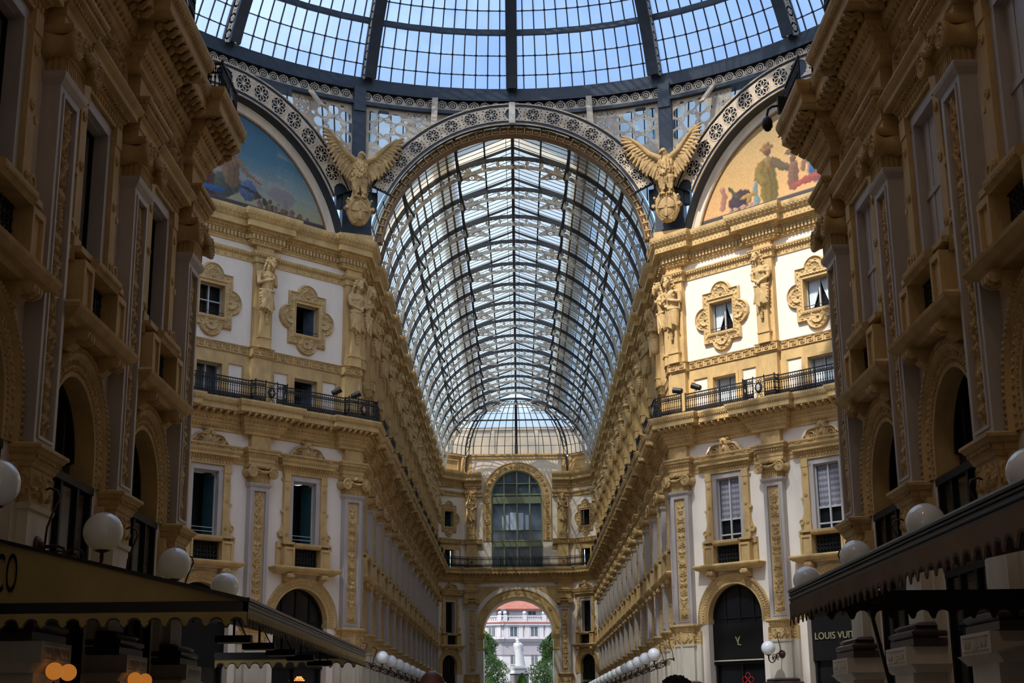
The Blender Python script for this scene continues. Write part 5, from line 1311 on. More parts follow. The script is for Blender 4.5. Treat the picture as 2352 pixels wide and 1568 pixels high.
# ring girder with running-scroll band
def ringsec(m,P,a0,a1,n):
    k=len(P); V=[]
    for j in range(n+1):
        a=a0+(a1-a0)*j/n
        for r,z in P: V.append((r*math.sin(a),YC+r*math.cos(a),z))
    m.add(V,[(j*k+i,j*k+(i+1)%k,(j+1)*k+(i+1)%k,(j+1)*k+i) for j in range(n) for i in range(k)])
p=Proto('dome_ring_girder','girder',30.2); m=MB(); ringsec(m,[(19.2,31.02),(19.2,31.7),(19.75,31.8),(20.0,31.8),(20.0,31.02)],0,2*PI,96); ringsec(m,[(19.05,30.18),(19.05,30.36),(19.9,30.36),(19.9,30.18)],0,2*PI,96); ringsec(m,[(19.5,30.3),(19.5,31.1),(19.6,31.1),(19.6,30.3)],0,2*PI,96)
for a in np.linspace(-1.0,1.0,240):
    for z in (31.12,31.6): m.ball((19.2*math.sin(a),YC+19.2*math.cos(a),z),.025,4,3)
p.part('riveted_ring',m,STE)
def Fs(U,V):
    u=(U%.56)-.28; v=V; r=np.hypot(u,v-.04); a=np.arctan2(v-.04,u); d=(r-.052*(a/PI+1)-.0)
    groove=.028-np.abs(((r-.105*(a/(2*PI)))%.105)-.05); g=np.where(r<.235,-groove,1.); top=np.where(v>.04+.2*0,.25-r,1.)
    f=np.where(r<.25,g,np.where(v>.0,-(v-.0)*.6+.02-.0*u,1)); f=np.minimum(f,v+.3); return f
q=plate(Fs,-21.,21.,-.32,.32,.03,.03,lambda u,y,v:(19.35*math.sin(u/19.35),YC+(19.35+y*-1)*math.cos(u/19.35),30.68+v)); p.part('running_scroll_band',q,CRI)
p.at(0,0,0,'dark riveted ring girder with a running scroll band under the glass dome')
for s in (-1,1):
    side='left' if s<0 else 'right'; x,y=s*7.75,66.35
    p=Proto('iron_pier','pier',22.75); m=MB(); m.ob(-.75,.75,-.5,.0,22.75,26.6); m.ob(-1.05,1.05,-.5,-.1,24.6,25.6); m.ob(-.34,.34,-.6,.12,26.,30.2); m.ob(-.3,.3,-1.3,.2,29.8,31.1)
    for z in np.arange(26.2,30,.16):
        for e in (-.27,.27): m.ball((e,-.12,z),.02,5,3)
    p.part('riveted_post',m,STE); m=MB(); m.ob(-.75,.75,-.3,.35,22.75,23.15); p.part('stone_plinth',m,OCH); p.at(x,y,-s*PI/8,'dark riveted iron pier behind the %s eagle'%side)
# dome
def rp(h): return 19.6-.35*h-.045*h*h
rib=Proto('dome_rib','dome rib',31.4); m=MB(); hs=np.linspace(.2,13.5,22)
for a,b in zip(hs[:-1],hs[1:]):
    for e in (-.24,.24): m.beam((e,rp(a)-.1,31.44+a),(e,rp(b)-.1,31.44+b),.1,.2); m.beam((e,rp(a)-.75,31.44+a-.12),(e,rp(b)-.75,31.44+b-.12),.1,.14)
    m.beam((0,rp(a)-.0,31.44+a),(0,rp(b)-.0,31.44+b),.58,.08); m.beam((0,rp(a)-.82,31.44+a-.12),(0,rp(b)-.82,31.44+b-.12),.58,.05)
rib.part('chords',m,STE)
def Fw(U,V):
    u=(U%.8)-.4; h1=.27-np.hypot(u,V*1.0); c=np.full_like(U,-1.)
    for k in range(5): a=2*PI*k/5; c=np.maximum(c,.075-np.hypot(u-.11*math.cos(a),V-.11*math.sin(a)))
    f=-np.where(c>-.0,-c,h1); f=np.where(h1>0,np.maximum(np.minimum(c,1),-h1),-h1); f=np.minimum(f,np.hypot(abs(u)-.4,V)-.05); return f
seg=[0]; 
for a,b in zip(hs[:-1],hs[1:]): seg.append(seg[-1]+math.hypot(rp(b)-rp(a),b-a))
def onrib(u,y,v):
    h=float(np.interp(u,seg,hs)); return (y,rp(h)-.42+v,31.38+h+v*.3)
for e in (-.26,.26): rib.part('pierced_web',plate(Fw,0,9.6,-.31,.31,.04,.03,lambda u,y,v:onrib(u,y+e,v)),CRI)
rows=[.3,1.0,1.9,2.9,3.85,4.8,5.8,6.9,8.1,9.4,10.8,12.3,13.5]
pan=Proto('dome_glazing','glass dome panel',31.4); m=MB(); da=PI/16; nb=12
D=lambda a,h,r=0.:((rp(h)+r)*math.sin(a),(rp(h)+r)*math.cos(a),31.44+h)
for a,b in zip(rows[:-1],rows[1:]):
    for k in range(4): m.quad(D(-da+2*da*k/4,a),D(-da+2*da*(k+1)/4,a),D(-da+2*da*(k+1)/4,b),D(-da+2*da*k/4,b))
pan.part('glass',m,G_D); m=MB()
for j in range(1,nb):
    a=-da+2*da*j/nb; m_=rows if abs(j-6)<3 else rows[:10]
    for x,y in zip(m_[:-1],m_[1:]): m.beam(D(a,x,-.04),D(a,y,-.04),.055,.07)
    for h in rows[1:7]:
        if h!=2.9: m.ball(D(a,h,-.06),(.09,.09,.05),6,4)
for h in rows[1:]:
    for k in range(4): m.beam(D(-da+2*da*k/4,h,-.03),D(-da+2*da*(k+1)/4,h,-.03),.05,.045)
pan.part('glazing_bars',m,STD); m=MB()
for h in (2.9,6.9,10.8):
    for k in range(4):
        for dz,r,w in ((.12,-.1,.12),(-.12,-.1,.12),(0,-.16,.03)): m.beam(Vector(D(-da+2*da*k/4,h,r))+Vector((0,0,dz)),Vector(D(-da+2*da*(k+1)/4,h,r))+Vector((0,0,dz)),w,.08 if w>.1 else .26)
pan.part('purlin',m,STE)
m=MB()
for h in (1.0,1.9):
    for j in range(nb*2): a=-da+da*(j+.5)/nb; m.ball(D(a,h,-.05),(.1,.05,.02),5,3)
pan.part('pane_clips',m,CRV)
ANG=['directly ahead','ahead, one to the right','ahead, two to the right','third to the right','fourth to the right','fifth to the right','sixth to the right','seventh to the right','behind the viewer','seventh to the left','sixth to the left','fifth to the left','fourth to the left','third to the left','ahead, two to the left','ahead, one to the left']
for k in range(16):
    rib.at(0,YC,-k*PI/8,'dark iron rib of the glass dome, '+ANG[k],'ribs of the dome')
    pan.at(0,YC,-(k+.5)*PI/8,'glass dome segment just clockwise of the rib %s'%ANG[k],'segments of the glass dome')
# drum glazing behind the tracery, seen through its holes
for az,ar,azz,acx in ((0,7.5,22.,0.),(45,8.3,21.1,1.),(-45,8.3,21.1,-1.)):
    q=plate(lambda U,V: np.hypot(U-acx,V-azz)-ar,-8.4,8.4,24.2,31.2,.2,.02,lambda x,y,z:(x,y+.75+bulge(x)*min(1,max(0,(z-25)/5.2)),z))
    m=MB()
    for x in np.arange(-8.1,8.2,.62):
        zb=azz+math.sqrt(max(0,ar*ar-(x-acx)**2)) if abs(x-acx)<ar else 24.3
        zb=max(zb,24.3)
        if zb<31: m.beam((x,.7+bulge(x)*min(1,max(0,(zb-25)/5.2)),zb),(x,.7+bulge(x),31.1),.05,.05)
    c=Vector((17.8*math.sin(math.radians(az)),YC+17.8*math.cos(math.radians(az)),G))
    for nm,mm,mt in (('window_drum_%d'%(1 if az==0 else 2 if az<0 else 3),q,G_R),('trim_drum_%d'%(1 if az==0 else 2 if az<0 else 3),m,STD)):
        o=O(nm,mm.mesh(nm,mt)); o.location=c; o.rotation_euler=(0,0,-math.radians(az)); o['kind']='structure'; o['label']='glazed drum wall behind the pierced tracery'
# ------------------------------------------------------------------ eagles on their shields
def feather(c,a,d,L,w,t=.05,y=0.):
    """flat rounded feather from a in direction d (x,z)"""
    ax,az=a; dx,dz=d; n=math.hypot(dx,dz); dx/=n; dz/=n
    q=lambda x,yy:yy-.45*abs(x); c.append(((ax,q(ax,y),az,w*.7),(ax+dx*L*.55,q(ax+dx*L*.55,y-.02),az+dz*L*.55,w))); c.append(((ax+dx*L*.55,q(ax+dx*L*.55,y-.02),az+dz*L*.55,w),(ax+dx*L*.93,q(ax+dx*L*.93,y),az+dz*L*.93,w*.6)))
def eagle(side):
    p=Proto('stone_eagle','eagle statue',23.4); c=[]; A=c.append
    A(((0,-.3,25.6,.36),(0,-.38,26.35,.40))); A(((0,-.36,26.3,.38),(0,-.42,26.85,.2))); A(((0,-.45,26.85,.17),(side*.03,-.52,27.02,.17))); A((side*.05,-.55,27.1,.16,.2,.15)); A(((side*.12,-.7,27.06,.07),(side*.2,-.78,26.95,.035))); A(((side*.2,-.78,26.95,.035),(side*.2,-.76,26.86,.02)))
    for s in (-1,1): A((side*.06+s*.1,-.66,27.12,.03,.03,.03))
    rd=random.Random(3)
    for i in range(70):
        z=25.6+1.3*rd.random(); a=rd.uniform(-1.3,1.3); R=.36+.05*math.sin((z-25.6)*2.2)-(.16 if z>26.6 else 0); A(((R*math.sin(a),-.36-R*math.cos(a)+.02,z+.05,.045),(R*1.03*math.sin(a),-.38-R*1.03*math.cos(a)+.02,z-.09,.03)))
    for s in (-1,1):
        A(((s*.2,-.42,25.7,.24),(s*.2,-.46,25.15,.13))); A(((s*.2,-.46,25.15,.11),(s*.19,-.48,24.92,.07)))
        for i in range(10): x=s*.2+.2*math.sin(i*1.7)*.8; A(((x,-.58+.1*abs(math.sin(i*1.7)),25.75-.05*i,.05),(x*.97,-.56,25.5-.05*i,.03)))
        for k in (-.09,0,.09): A(((s*.19+k,-.5,24.9,.055),(s*.19+k*1.4,-.64,24.85,.045))); A(((s*.19+k*1.4,-.64,24.85,.035),(s*.19+k*1.5,-.68,24.76,.02)))
        # wing: arm bone from shoulder out to the wrist and up to the tip
        sh=(s*.3,26.75); wr=(s*.75,27.0); tip=(s*1.72,27.95)
        A(((sh[0],-.42,sh[1],.2),(wr[0],-.6,wr[1],.16))); A(((wr[0],-.6,wr[1],.16),(s*1.25,-.76,27.55,.11))); A(((s*1.25,-.76,27.55,.11),(tip[0],-.93,tip[1],.07)))
        for i in range(12):     # primaries
            t=i/11; o=(s*(.75+.85*t),26.98+.85*t); an=math.radians(-72+88*t); L=1.15-.62*t
            feather(c,o,(s*math.cos(an)*.7,math.sin(an)-.2*(1-t)),L,.105-.03*t,y=-.12-.015*(i%2))
        for i in range(7):     # secondaries
            t=i/6; o=(s*(.3+.5*t),26.6+.25*t); feather(c,o,(s*(.25+.5*t),-1),1.0-.05*i,.1,y=-.14-.02*(i%2))
        for r_ in range(3):    # coverts
            for i in range(8):
                t=i/7; o=(s*(.35+.95*t),26.72+.62*t-.05-.16*r_); feather(c,o,(s*(.35+.45*t),-.8+.5*t),.3,.07,y=-.2+.03*r_)
    A(((0,-.2,25.6,.25),(0,-.1,24.95,.2)))
    for i in range(5): feather(c,(-.2+.1*i,25.4),((i-2)*.1,-1),.7,.08,y=-.1)
    me=sculpt('eagle_body',c,.026,OCE,1,p.zb); p.part('eagle_body',me,OCE,True)
    q=[(0,24.86),(.12,24.9),(.26,24.82),(.3,24.9),(.42,24.86),(.5,24.72),(.66,24.66),(.6,24.5),(.58,24.38),(.7,24.36),(.72,24.2),(.62,24.16),(.6,23.98),(.42,23.62),(.3,23.46),(.2,23.46),(.1,23.4),(0,23.42)]
    P=q+[(-x,z) for x,z in q[-2:0:-1]]; m=MB(); n=len(P); m.add([(x,-.3,z) for x,z in P]+[(x,-.48,z) for x,z in P]+[(x*.86,-.55,24.15+(z-24.15)*.86) for x,z in P],[(i,(i+1)%n,n+(i+1)%n,n+i) for i in range(n)]+[(n+i,n+(i+1)%n,2*n+(i+1)%n,2*n+i) for i in range(n)]+[tuple(range(2*n,3*n))])
    for s in (-1,1):
        m.tube([(s*.66,-.3,24.27),(s*.66,-.62,24.27)],.09,10); m.tube([(s*.56,-.3,24.66),(s*.6,-.6,24.7)],.06,8); m.ball((s*.22,-.55,23.5),.06,8,6); m.tube([(s*.06,-.5,24.86),(s*.3,-.62,24.86)],.08,8)
    sh=p.part('cartouche',m,OCE)
    m=MB(); m.ball((0,-.5,24.15),(.43,.16,.56),24,14)
    for i in range(40): a=i*PI/20; m.ball((.45*math.cos(a),-.58,24.15+.58*math.sin(a)),.028,6,4)
    m.box(-.06,.06,-.68,-.5,23.66,24.64); m.box(-.4,.4,-.68,-.5,24.09,24.2); p.part('cross_shield',m,OCE,False,sh); return p
for s in (-1,1): eagle(1 if s<0 else -1).at(s*7.72,65.9,-s*PI/8,'ochre stone eagle with spread wings on a cross shield, %s of the vault mouth'%('left' if s<0 else 'right'))
# ------------------------------------------------------------------ awnings
def scal(x0,x1,top,bot,pitch,hk=.8):
    n=int(round((x1-x0)/pitch)); pitch=(x1-x0)/n; A=pitch
    def base(U):
        au=abs(((U-x0)%pitch)-pitch/2); r=pitch*.34; tp=pitch*.12; v=np.clip((pitch/2-au)/tp,0,1)
        return np.where(au<r,bot+tp*1.3+np.sqrt(np.clip(r*r-au*au,0,1))*hk,np.where(v<1,bot+tp-tp*np.sqrt(1-v*v),bot+tp*1.1))
    F=lambda U,V: np.minimum(V-base(U),top-V); E=lambda U,V: np.minimum(np.minimum(V-base(U),.022-(V-base(U))*.8),top-V)
    return plate(F,x0,x1,bot-.1,top+.02,.02,.006), plate(E,x0,x1,bot-.1,top+.02,.012,-.006)
def awning(side,y0,y1,xe,xw,ze,zw,canvas,lining,label,group=None):
    p=Proto('shop_awning','awning',1.2); s=side
    m=MB()
    m.box(min(s*xe,s*(xe+.06)),max(s*xe,s*(xe+.06)),y0,y1,ze-.17,ze); m.box(min(s*xe,s*xw),max(s*xe,s*xw),y0,y0+.06,ze-.17,ze-.02); m.box(min(s*xe,s*xw),max(s*xe,s*xw),y1-.06,y1,ze-.17,ze)
    for z in (-.05,-.11): m.tube([(s*(xe-.01),y0-.01,ze+z),(s*(xe-.01),y1,ze+z)],.015,6)
    m.tube([(s*xe,y0,ze),(s*xe,y1,ze)],.03,8); m.beam((s*xe,y0,ze-.01),(s*xw,y0,zw),.06,.05); m.beam((s*xe,y1,ze),(s*xw,y1,zw),.06,.05); fr_=p.part('edge_profile',m,AWR)
    m=MB(); N=24
    for i in range(N):
        a,b=y0+(y1-y0)*i/N,y0+(y1-y0)*(i+1)/N; K=6
        for k in range(K):
            u,v=k/K,(k+1)/K; f=lambda t,y:(s*(xe+(xw-xe)*t),y,ze+(zw-ze)*t-.05*math.sin(PI*t)*(1-((y*1.3)%1)*.1))
            m.quad(f(u,a),f(u,b),f(v,b),f(v,a))
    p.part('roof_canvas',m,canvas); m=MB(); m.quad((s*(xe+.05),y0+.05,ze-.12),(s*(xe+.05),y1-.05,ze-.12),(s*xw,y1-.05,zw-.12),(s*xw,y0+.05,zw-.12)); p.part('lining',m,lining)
    if side<0:
        m=MB(); V=[]; K=24
        for i in range(K+1): t=i/K; x=s*(xe+(xw-xe)*t); V+=[(x,y0+.03+.03*math.sin(t*9),ze-.03),(x,y0+.03+.02*math.sin(t*7+1),ze-.03+(zw-ze)*t)]
        m.add(V,[(2*i,2*i+2,2*i+3,2*i+1) for i in range(K)]); p.part('gable_canvas',m,canvas)
    pi=.29
    q,e=scal(0,abs(xw-xe),ze-.17,ze-.39,pi)
    for yy,nm in ((y0-.01,'near'),(y1+.0,'far')):
        g=lambda x,y,z: (s*(xe+x),yy+y+.015*math.sin(x*6+z*4),z)
        if side>0 and nm=='near': continue
        m=MB(); m.merge(q,g); v=p.part('valance',m,canvas if nm=='near' else (lining if side>0 else canvas)); m=MB(); m.merge(e,lambda x,y,z:(s*(xe+x),yy+(y-.006)+.015*math.sin(x*6+z*4),z)); p.part('valance_binding',m,AWU,False,v)
    q,e=scal(y0,y1,ze-.17,ze-(.47 if side>0 else .39),.27 if side>0 else .26,.7)
    w=(lambda y,z:.035*math.sin(y*24)*(1.5-z)*2.5) if side<0 else (lambda y,z:.01*math.sin(y*5))
    m=MB(); m.merge(q,lambda x,y,z:(s*(xe-.01)+s*y+w(x,z),x,z)); v=p.part('valance',m,canvas); m=MB(); m.merge(e,lambda x,y,z:(s*(xe-.012)+s*(y+.0)+w(x,z),x,z)); p.part('valance_binding',m,AWU,False,v)
    if side>0:
        m=MB(); q2,_=scal(y0,y1,ze-.17,ze-.39,.29)
    return p
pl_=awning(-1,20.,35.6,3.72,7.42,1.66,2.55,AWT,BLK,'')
t=text_mesh('RCO',.78,BFR,.004,.27,'RIGHT',1.08); o=O('awning_lettering',t,pl_.r); o.location=(-6.955,19.985,1.79-1.2)
AL_=pl_.at(0,0,0,'tan scalloped shop awning with black trim and part of a shop name, at left')
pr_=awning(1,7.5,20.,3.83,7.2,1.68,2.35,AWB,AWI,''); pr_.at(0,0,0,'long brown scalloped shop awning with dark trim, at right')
for i,y in enumerate((21.3,23.4,25.6,27.9,30.6)):
    p=Proto('patio_heater','heater',1.05); m=MB(); m.box(-.26,.26,-.09,.09,1.14,1.24); p.part('housing',m,BFR); m=MB(); m.box(-.23,.23,-.07,.07,1.125,1.14); p.part('reflector',m,PAL); m=MB(); m.tube([(0,0,1.2),(0,0,1.5)],.02,6); m.tube([(.2,0,1.2),(.1,0,1.38),(.05,0,1.5)],.01,5); p.part('hanger',m,BFR)
    p.at(-4.15,y,.0,'small dark heater under the tan awning, %s from its near edge'%ORD[i],'heaters under the tan awning')
for i,(x,y) in enumerate(((-6.7,21.1),(-6.7,21.75),(-6.7,25.55),(-6.7,26.25))):
    p=Proto('amber_wall_light','lamp',.3); m=MB(); m.ball((0,0,.75),.125,20,12); p.part('globe',m,AMB,True); m=MB(); m.ball((0,-.0,.72),.055,10,8); p.part('bulb',m,WAR,True); m=MB(); m.tube([(0,0,.6),(0,0,.45),(-.25,0,.4),(-.5,0,.42)],.02,6); p.part('bracket',m,LAM)
    p.at(x,y,0,'glowing amber globe lamp under the tan awning, %s from the left'%ORD[i],'amber lamps under the tan awning')
m=MB(); m.beam((4.9,19.9,1.45),(5.1,19.9,.4),.05); o=tag(O('awning_strut',m.mesh('awning_strut',AWR)),'dark slanting strut under the far end of the brown awning','awning strut'); o.location.z=G
# signs
def sign(fr,t,o,z,body,size,name,label,sx=1.,x=0.):
    ob=O(name,text_mesh(body,size,GLD,.012,sx)); p=fr.P(t,o); ob.location=(p.x,p.y,z+G); ob.rotation_euler=(0,0,fr.rz); tag(ob,label,'sign'); return ob
sign(DR,8.45,RL-.28,3.16,'LOUIS VUITTON',.41,'shop_sign','dull gold LOUIS VUITTON lettering on the black shopfront of the right octagon facade',.93)
p=Proto('monogram_sign','sign',3.1); a=text_mesh('L',.46,GLD,.012); b=text_mesh('V',.46,GLD,.012); o=O('letter',a,p.r); o.location=(.03,0,-.0); o.rotation_euler=(0,.15,0); o=O('letter',b,p.r); o.location=(-.02,-.01,.07); DR.put(p,3.05,RL-.28,'overlapping L and V monogram on the black shopfront under the nearer right octagon arch')
sign(SR,SR.L/2-.1,RL-.28,3.28,'MONTBLANC',.27,'shop_sign','small gold MONTBLANC lettering on the black shopfront at the far end wall'); 
m=MB(); 
for k in range(6): m.beam((0,0,0),(.07*math.cos(k*PI/3),0,.07*math.sin(k*PI/3)),.04,.02)
o=tag(O('star_emblem',m.mesh('star_emblem',GLD)),'small gold rounded star at the end of the far shop name','emblem'); q=SR.P(SR.L/2+.72,RL-.28); o.location=(q.x,q.y,3.58+G); o.rotation_euler=(0,0,SR.rz)
sign(NR,5.35,RL-.25,3.72,'Fondazione Prada',.30,'shop_sign','gold Fondazione Prada lettering on the dark panel of the right foreground wall',.8)
sign(NR,.9,RL-.25,3.66,'on M',.42,'shop_sign','faint gold shop letters on the dark panel nearest the right octagon corner',.8)
m=MB()
for a in np.linspace(PI/2,PI/2+2*PI,5)[:-1]: m.tube([(.17*math.cos(a)+.13*math.cos(u),0,.17*math.sin(a)+.13*math.sin(u)) for u in np.linspace(0,2*PI,16)[:-1]],.008,5,True)
o=tag(O('neon_flower',m.mesh('neon_flower',RNE)),'red neon four-petal flower outline in the right octagon shop window','neon sign'); q=DR.P(3.45,RL-.3); o.location=(q.x,q.y,1.6+G); o.rotation_euler=(0,0,DR.rz)
m=MB(); m.box(-1.35,1.35,-.06,.0,0,.05); o=tag(O('light_strip',m.mesh('light_strip',PAL)),'pale horizontal trim above the shop window under the monogram','trim strip'); q=DR.P(3.05,RL-.26); o.location=(q.x,q.y,2.42+G); o.rotation_euler=(0,0,DR.rz)
# spotlights on the balconies, surveillance camera
for s,fr,ts in ((-1,DL,(2.04,.9)),(1,DR,(1.1,2.2))):
    for i,t in enumerate(ts):
        t=fr.L-t if s<0 else t; p=Proto('spotlight','spotlight',14.7); m=MB(); a=Vector((0,0,14.86)); d=Vector((.5*(1 if i or s<0 else -1),-.45,.35 if i==0 else .3)).normalized() if s<0 else Vector((-.8,-.3,.15 if i==0 else .35)).normalized()
        m.tube([a-d*.25,a-d*.2,a+d*.2,a+d*.22],[.09,.13,.14,.145],24); m.tube([(0,0,14.66),(0,0,14.8)],.03,6); p.part('lamp_head',m,IRO); fr.put(p,t,.55,'black spotlight clamped to the %s octagon balcony rail, the one %s the far arcade'%('left' if s<0 else 'right','nearer' if (i==1)==(s<0) else 'farther from'))
p=Proto('dome_camera','surveillance camera',13.3); m=MB(); m.tube([(6.55,31.2,14.15),(6.4,31.2,14.05),(6.22,31.2,14.02),(6.12,31.2,13.95),(6.08,31.2,13.8)],.03,8); m.box(6.35,6.55,31.12,31.28,13.85,14.25); p.part('bracket',m,IRO)
m=MB(); m.lathe([(.001,.36),(.03,.34),(.05,.3),(.1,.26),(.125,.18),(.125,.06),(.11,.03)],(6.08,31.2,13.45),14); p.part('housing',m,IRO,True); m=MB(); m.ball((6.08,31.2,13.48),.095,14,10); p.part('dome_lens',m,DGL,True); p.at(0,0,0,'dark dome surveillance camera hanging from the right foreground cornice')
p=Proto('ceiling_chandelier','lamp',1.6); m=MB()
for k in range(3): 
    for i in range(10): a=i*PI/5; m.ball(((.22-.06*k)*math.cos(a),(.22-.06*k)*math.sin(a),1.78+.07*k),.03,6,4)
p.part('bulb_tier',m,WAR); q=DL.P(DL.L-2.9,RL-.3); p.at(q.x,q.y,0,'small warm glowing chandelier in the shop under the left octagon arch')
# ------------------------------------------------------------------ people in the foreground
def person(x,y,H,hair,skin,top,label,rz,hr=.1):
    p=Proto('person','person',-1.6); z=-1.6; k=H/1.8; c=[]; A=c.append
    T=lambda x,y,zz,r:(x*k,y*k,z+zz*k,r*k)
    A((T(0,.02,.95,.15),T(0,.0,1.2,.15))); A((T(0,0,1.2,.14),T(0,.01,1.36,.15))); A((T(-.17,.01,1.42,.075),T(.17,.01,1.42,.075))); A((T(0,.01,1.42,.065),T(0,0,1.55,.055)))
    A((0,-.01*k,z+(H-.115*k),.077*k,.098*k,.115*k)); A((0,-.05*k,z+H-.2*k,.05*k,.05*k,.05*k)); A((T(0,-.1,1.655,.014),T(0,-.115,1.635,.016)))
    for s in (-1,1):
        A((s*.078*k,.0,z+H-.125*k,.012*k,.022*k,.032*k)); A((T(s*.2,.01,1.4,.06),T(s*.23,.03,1.12,.046))); A((T(s*.23,.03,1.12,.044),T(s*.22,-.03,.88,.03))); A((s*.22*k,-.04*k,z+.82*k,.022*k,.035*k,.05*k))
        for j in range(4): A((T(s*.21,-.06+.02*j,.8,.009),T(s*.205,-.05+.02*j,.72+.01*abs(j-1),.007)))
        A((T(s*.2,-.075,.84,.01),T(s*.19,-.09,.78,.009)))
        A((T(s*.09,.02,.92,.1),T(s*.1,.0,.5,.065))); A((T(s*.1,0,.5,.06),T(s*.1,.03,.08,.04))); A((T(s*.1,.04,.05,.045),T(s*.11,-.1,.03,.035)))
    me=sculpt('body',c,.016,skin,2,p.zb); p.part('body',me,skin,True)
    c=[(T(0,.02,.95,.165),T(0,.0,1.2,.165)),(T(0,0,1.2,.155),T(0,.01,1.36,.165)),(T(-.17,.01,1.41,.09),T(.17,.01,1.41,.09))]+[(T(s*.2,.01,1.4,.075),T(s*.225,.025,1.16,.062)) for s in (-1,1)]
    p.part('shirt',sculpt('shirt',c,.02,top,2,p.zb),top,True); c=[(T(s*.09,.02,.93,.115),T(s*.1,.0,.5,.085)) for s in (-1,1)]+[(T(s*.1,0,.5,.08),T(s*.1,.03,.12,.065)) for s in (-1,1)]
    p.part('trousers',sculpt('trousers',c,.02,CLO,1,p.zb),CLO,True)
    if hair:
        rd=random.Random(4); m=MB()
        for i in range(900):
            a=rd.uniform(0,2*PI); e=math.asin(rd.uniform(-.35,1)); R=hr+rd.uniform(-.012,.02); q=(R*math.cos(e)*math.cos(a),.01+R*1.05*math.cos(e)*math.sin(a),z+H-.09+R*.95*math.sin(e)); m.ball(q,rd.uniform(.006,.013),5,3)
        m.ball((0,.01,z+H-.09),(hr,hr*1.05,hr*.95),14,10); p.part('hair',m,HAI)
    for s in (-1,1): m=MB(); m.ball((s*.03*k,-.098*k,z+H-.115*k),.011*k,8,6); p.part('eye',m,ENC)
    p.at(x,y,rz,label)
person(-.397,7.5,1.852,False,SKD,CL2,'bald person seen from behind, only the shiny crown showing at the bottom edge',PI)
person(1.235,11.0,1.885,True,SKD,CLO,'person with short curly black hair seen from behind at the bottom edge',PI,.105)
# ------------------------------------------------------------------ street beyond the archway
def tree(name,x,y,h,rx,label,seed):
    p=Proto(name,'tree',-1.6); rd=random.Random(seed); m=MB(); m.tube([(0,0,-1.6),(0,0,1.),(.1,0,h*.5)],[.28,.2,.1],8)
    for i in range(7): a=i*.9; m.tube([(0,0,1.+h*.05*i),(rx*.5*math.cos(a),rx*.5*math.sin(a),1.8+h*.06*i)],[.09,.03],5)
    p.part('trunk',m,BRK); m=MB(); H=h+1.0
    for i in range(24000):
        t=rd.random()**.8; z=.2+(h-.2)*t; prof=rx*(1.25-.25*t)*(1-t)**.6*(1+.18*math.sin(z*2.3+seed)); a=rd.uniform(0,2*PI); prof*=1+.22*math.sin(a*4+z*1.7)+.12*math.sin(a*9-z*3)
        r=prof*rd.uniform(.6,1.03); c=Vector((r*math.cos(a),r*math.sin(a),z)); s=rd.uniform(.06,.13); u=Vector((rd.gauss(0,1),rd.gauss(0,1),rd.gauss(0,1))).normalized(); v=u.orthogonal().normalized()
        m.quad(tuple(c-u*s),tuple(c-v*s*.6),tuple(c+u*s),tuple(c+v*s*.6))
    o=p.part('foliage',m,LEA); p.at(x,y,0,label)
tree('street_tree',-4.1,160,9.8,3.4,'green street tree seen through the archway, left of the white statue',1)
tree('street_tree',4.1,161,9.7,3.4,'green street tree seen through the archway, right of the white statue',2)
tree('street_tree',.3,156,4.75,.95,'small green treetop in front of the white statue pedestal',5)
p=Proto('marble_monument','statue',-1.6); c=[]; A=c.append
A(((0,0,5.85,.6),(0,0,7.3,.46))); A(((0,0,7.3,.48),(0,.03,8.1,.46))); A(((-.38,0,8.25,.22),(.38,0,8.25,.22))); A((0,-.05,8.72,.22,.25,.28)); A((0,.05,8.78,.25,.25,.2)); A(((0,0,8.3,.16),(0,-.03,8.55,.14))); A(((-.5,-.05,8.15,.17),(-.55,-.3,7.6,.14))); A(((-.55,-.3,7.6,.14),(-.1,-.6,7.55,.12))); A(((.5,-.0,8.15,.17),(.55,-.1,7.6,.14)))
for i in range(11): a=-PI+.3+i*.25; A(((.42*math.cos(a+PI*.5),.42*math.sin(a+PI*.5)*.8,7.9,.06),(.62*math.cos(a+PI*.5),.62*math.sin(a+PI*.5)*.8,5.85,.1)))
for i in range(9): a=PI*.1+i*PI*.1; A(((.4*math.cos(a),.4*math.sin(a),7.9,.06),(.6*math.cos(a),.6*math.sin(a),5.85,.1)))
A(((0,.2,8.5,.2),(0,.25,8.3,.15)))
p.part('robed_figure',sculpt('robed_figure',[tuple((q[0]*.8-.1*(q[2]-7),-q[1],)+q[2:] for q in cc) if len(cc)==2 else (cc[0]*.8-.1*(cc[2]-7),-cc[1])+cc[2:] for cc in c],.045,MRB,1,p.zb),MRB,True)
m=MB(); m.box(-.75,.75,-.75,.75,5.62,5.85); m.box(-.85,.85,-.85,.85,5.3,5.62); m.add([(-1.15,-1.15,5.0),(1.15,-1.15,5.0),(1.15,1.15,5.0),(-1.15,1.15,5.0),(-.9,-.9,5.35),(.9,-.9,5.35),(.9,.9,5.35),(-.9,.9,5.35)],[(0,1,2,3),(4,5,6,7),(0,1,5,4),(1,2,6,5),(2,3,7,6),(3,0,4,7)]); p.part('marble_cap',m,MRB)
m=MB(); m.box(-1.05,1.05,-1.05,1.05,-1.6,5.0); m.box(-1.4,1.4,-1.4,1.4,-1.6,1.2); p.part('granite_pedestal',m,BLG); p.at(.05,165,0,'white marble robed figure on a pedestal, seen from behind through the archway')
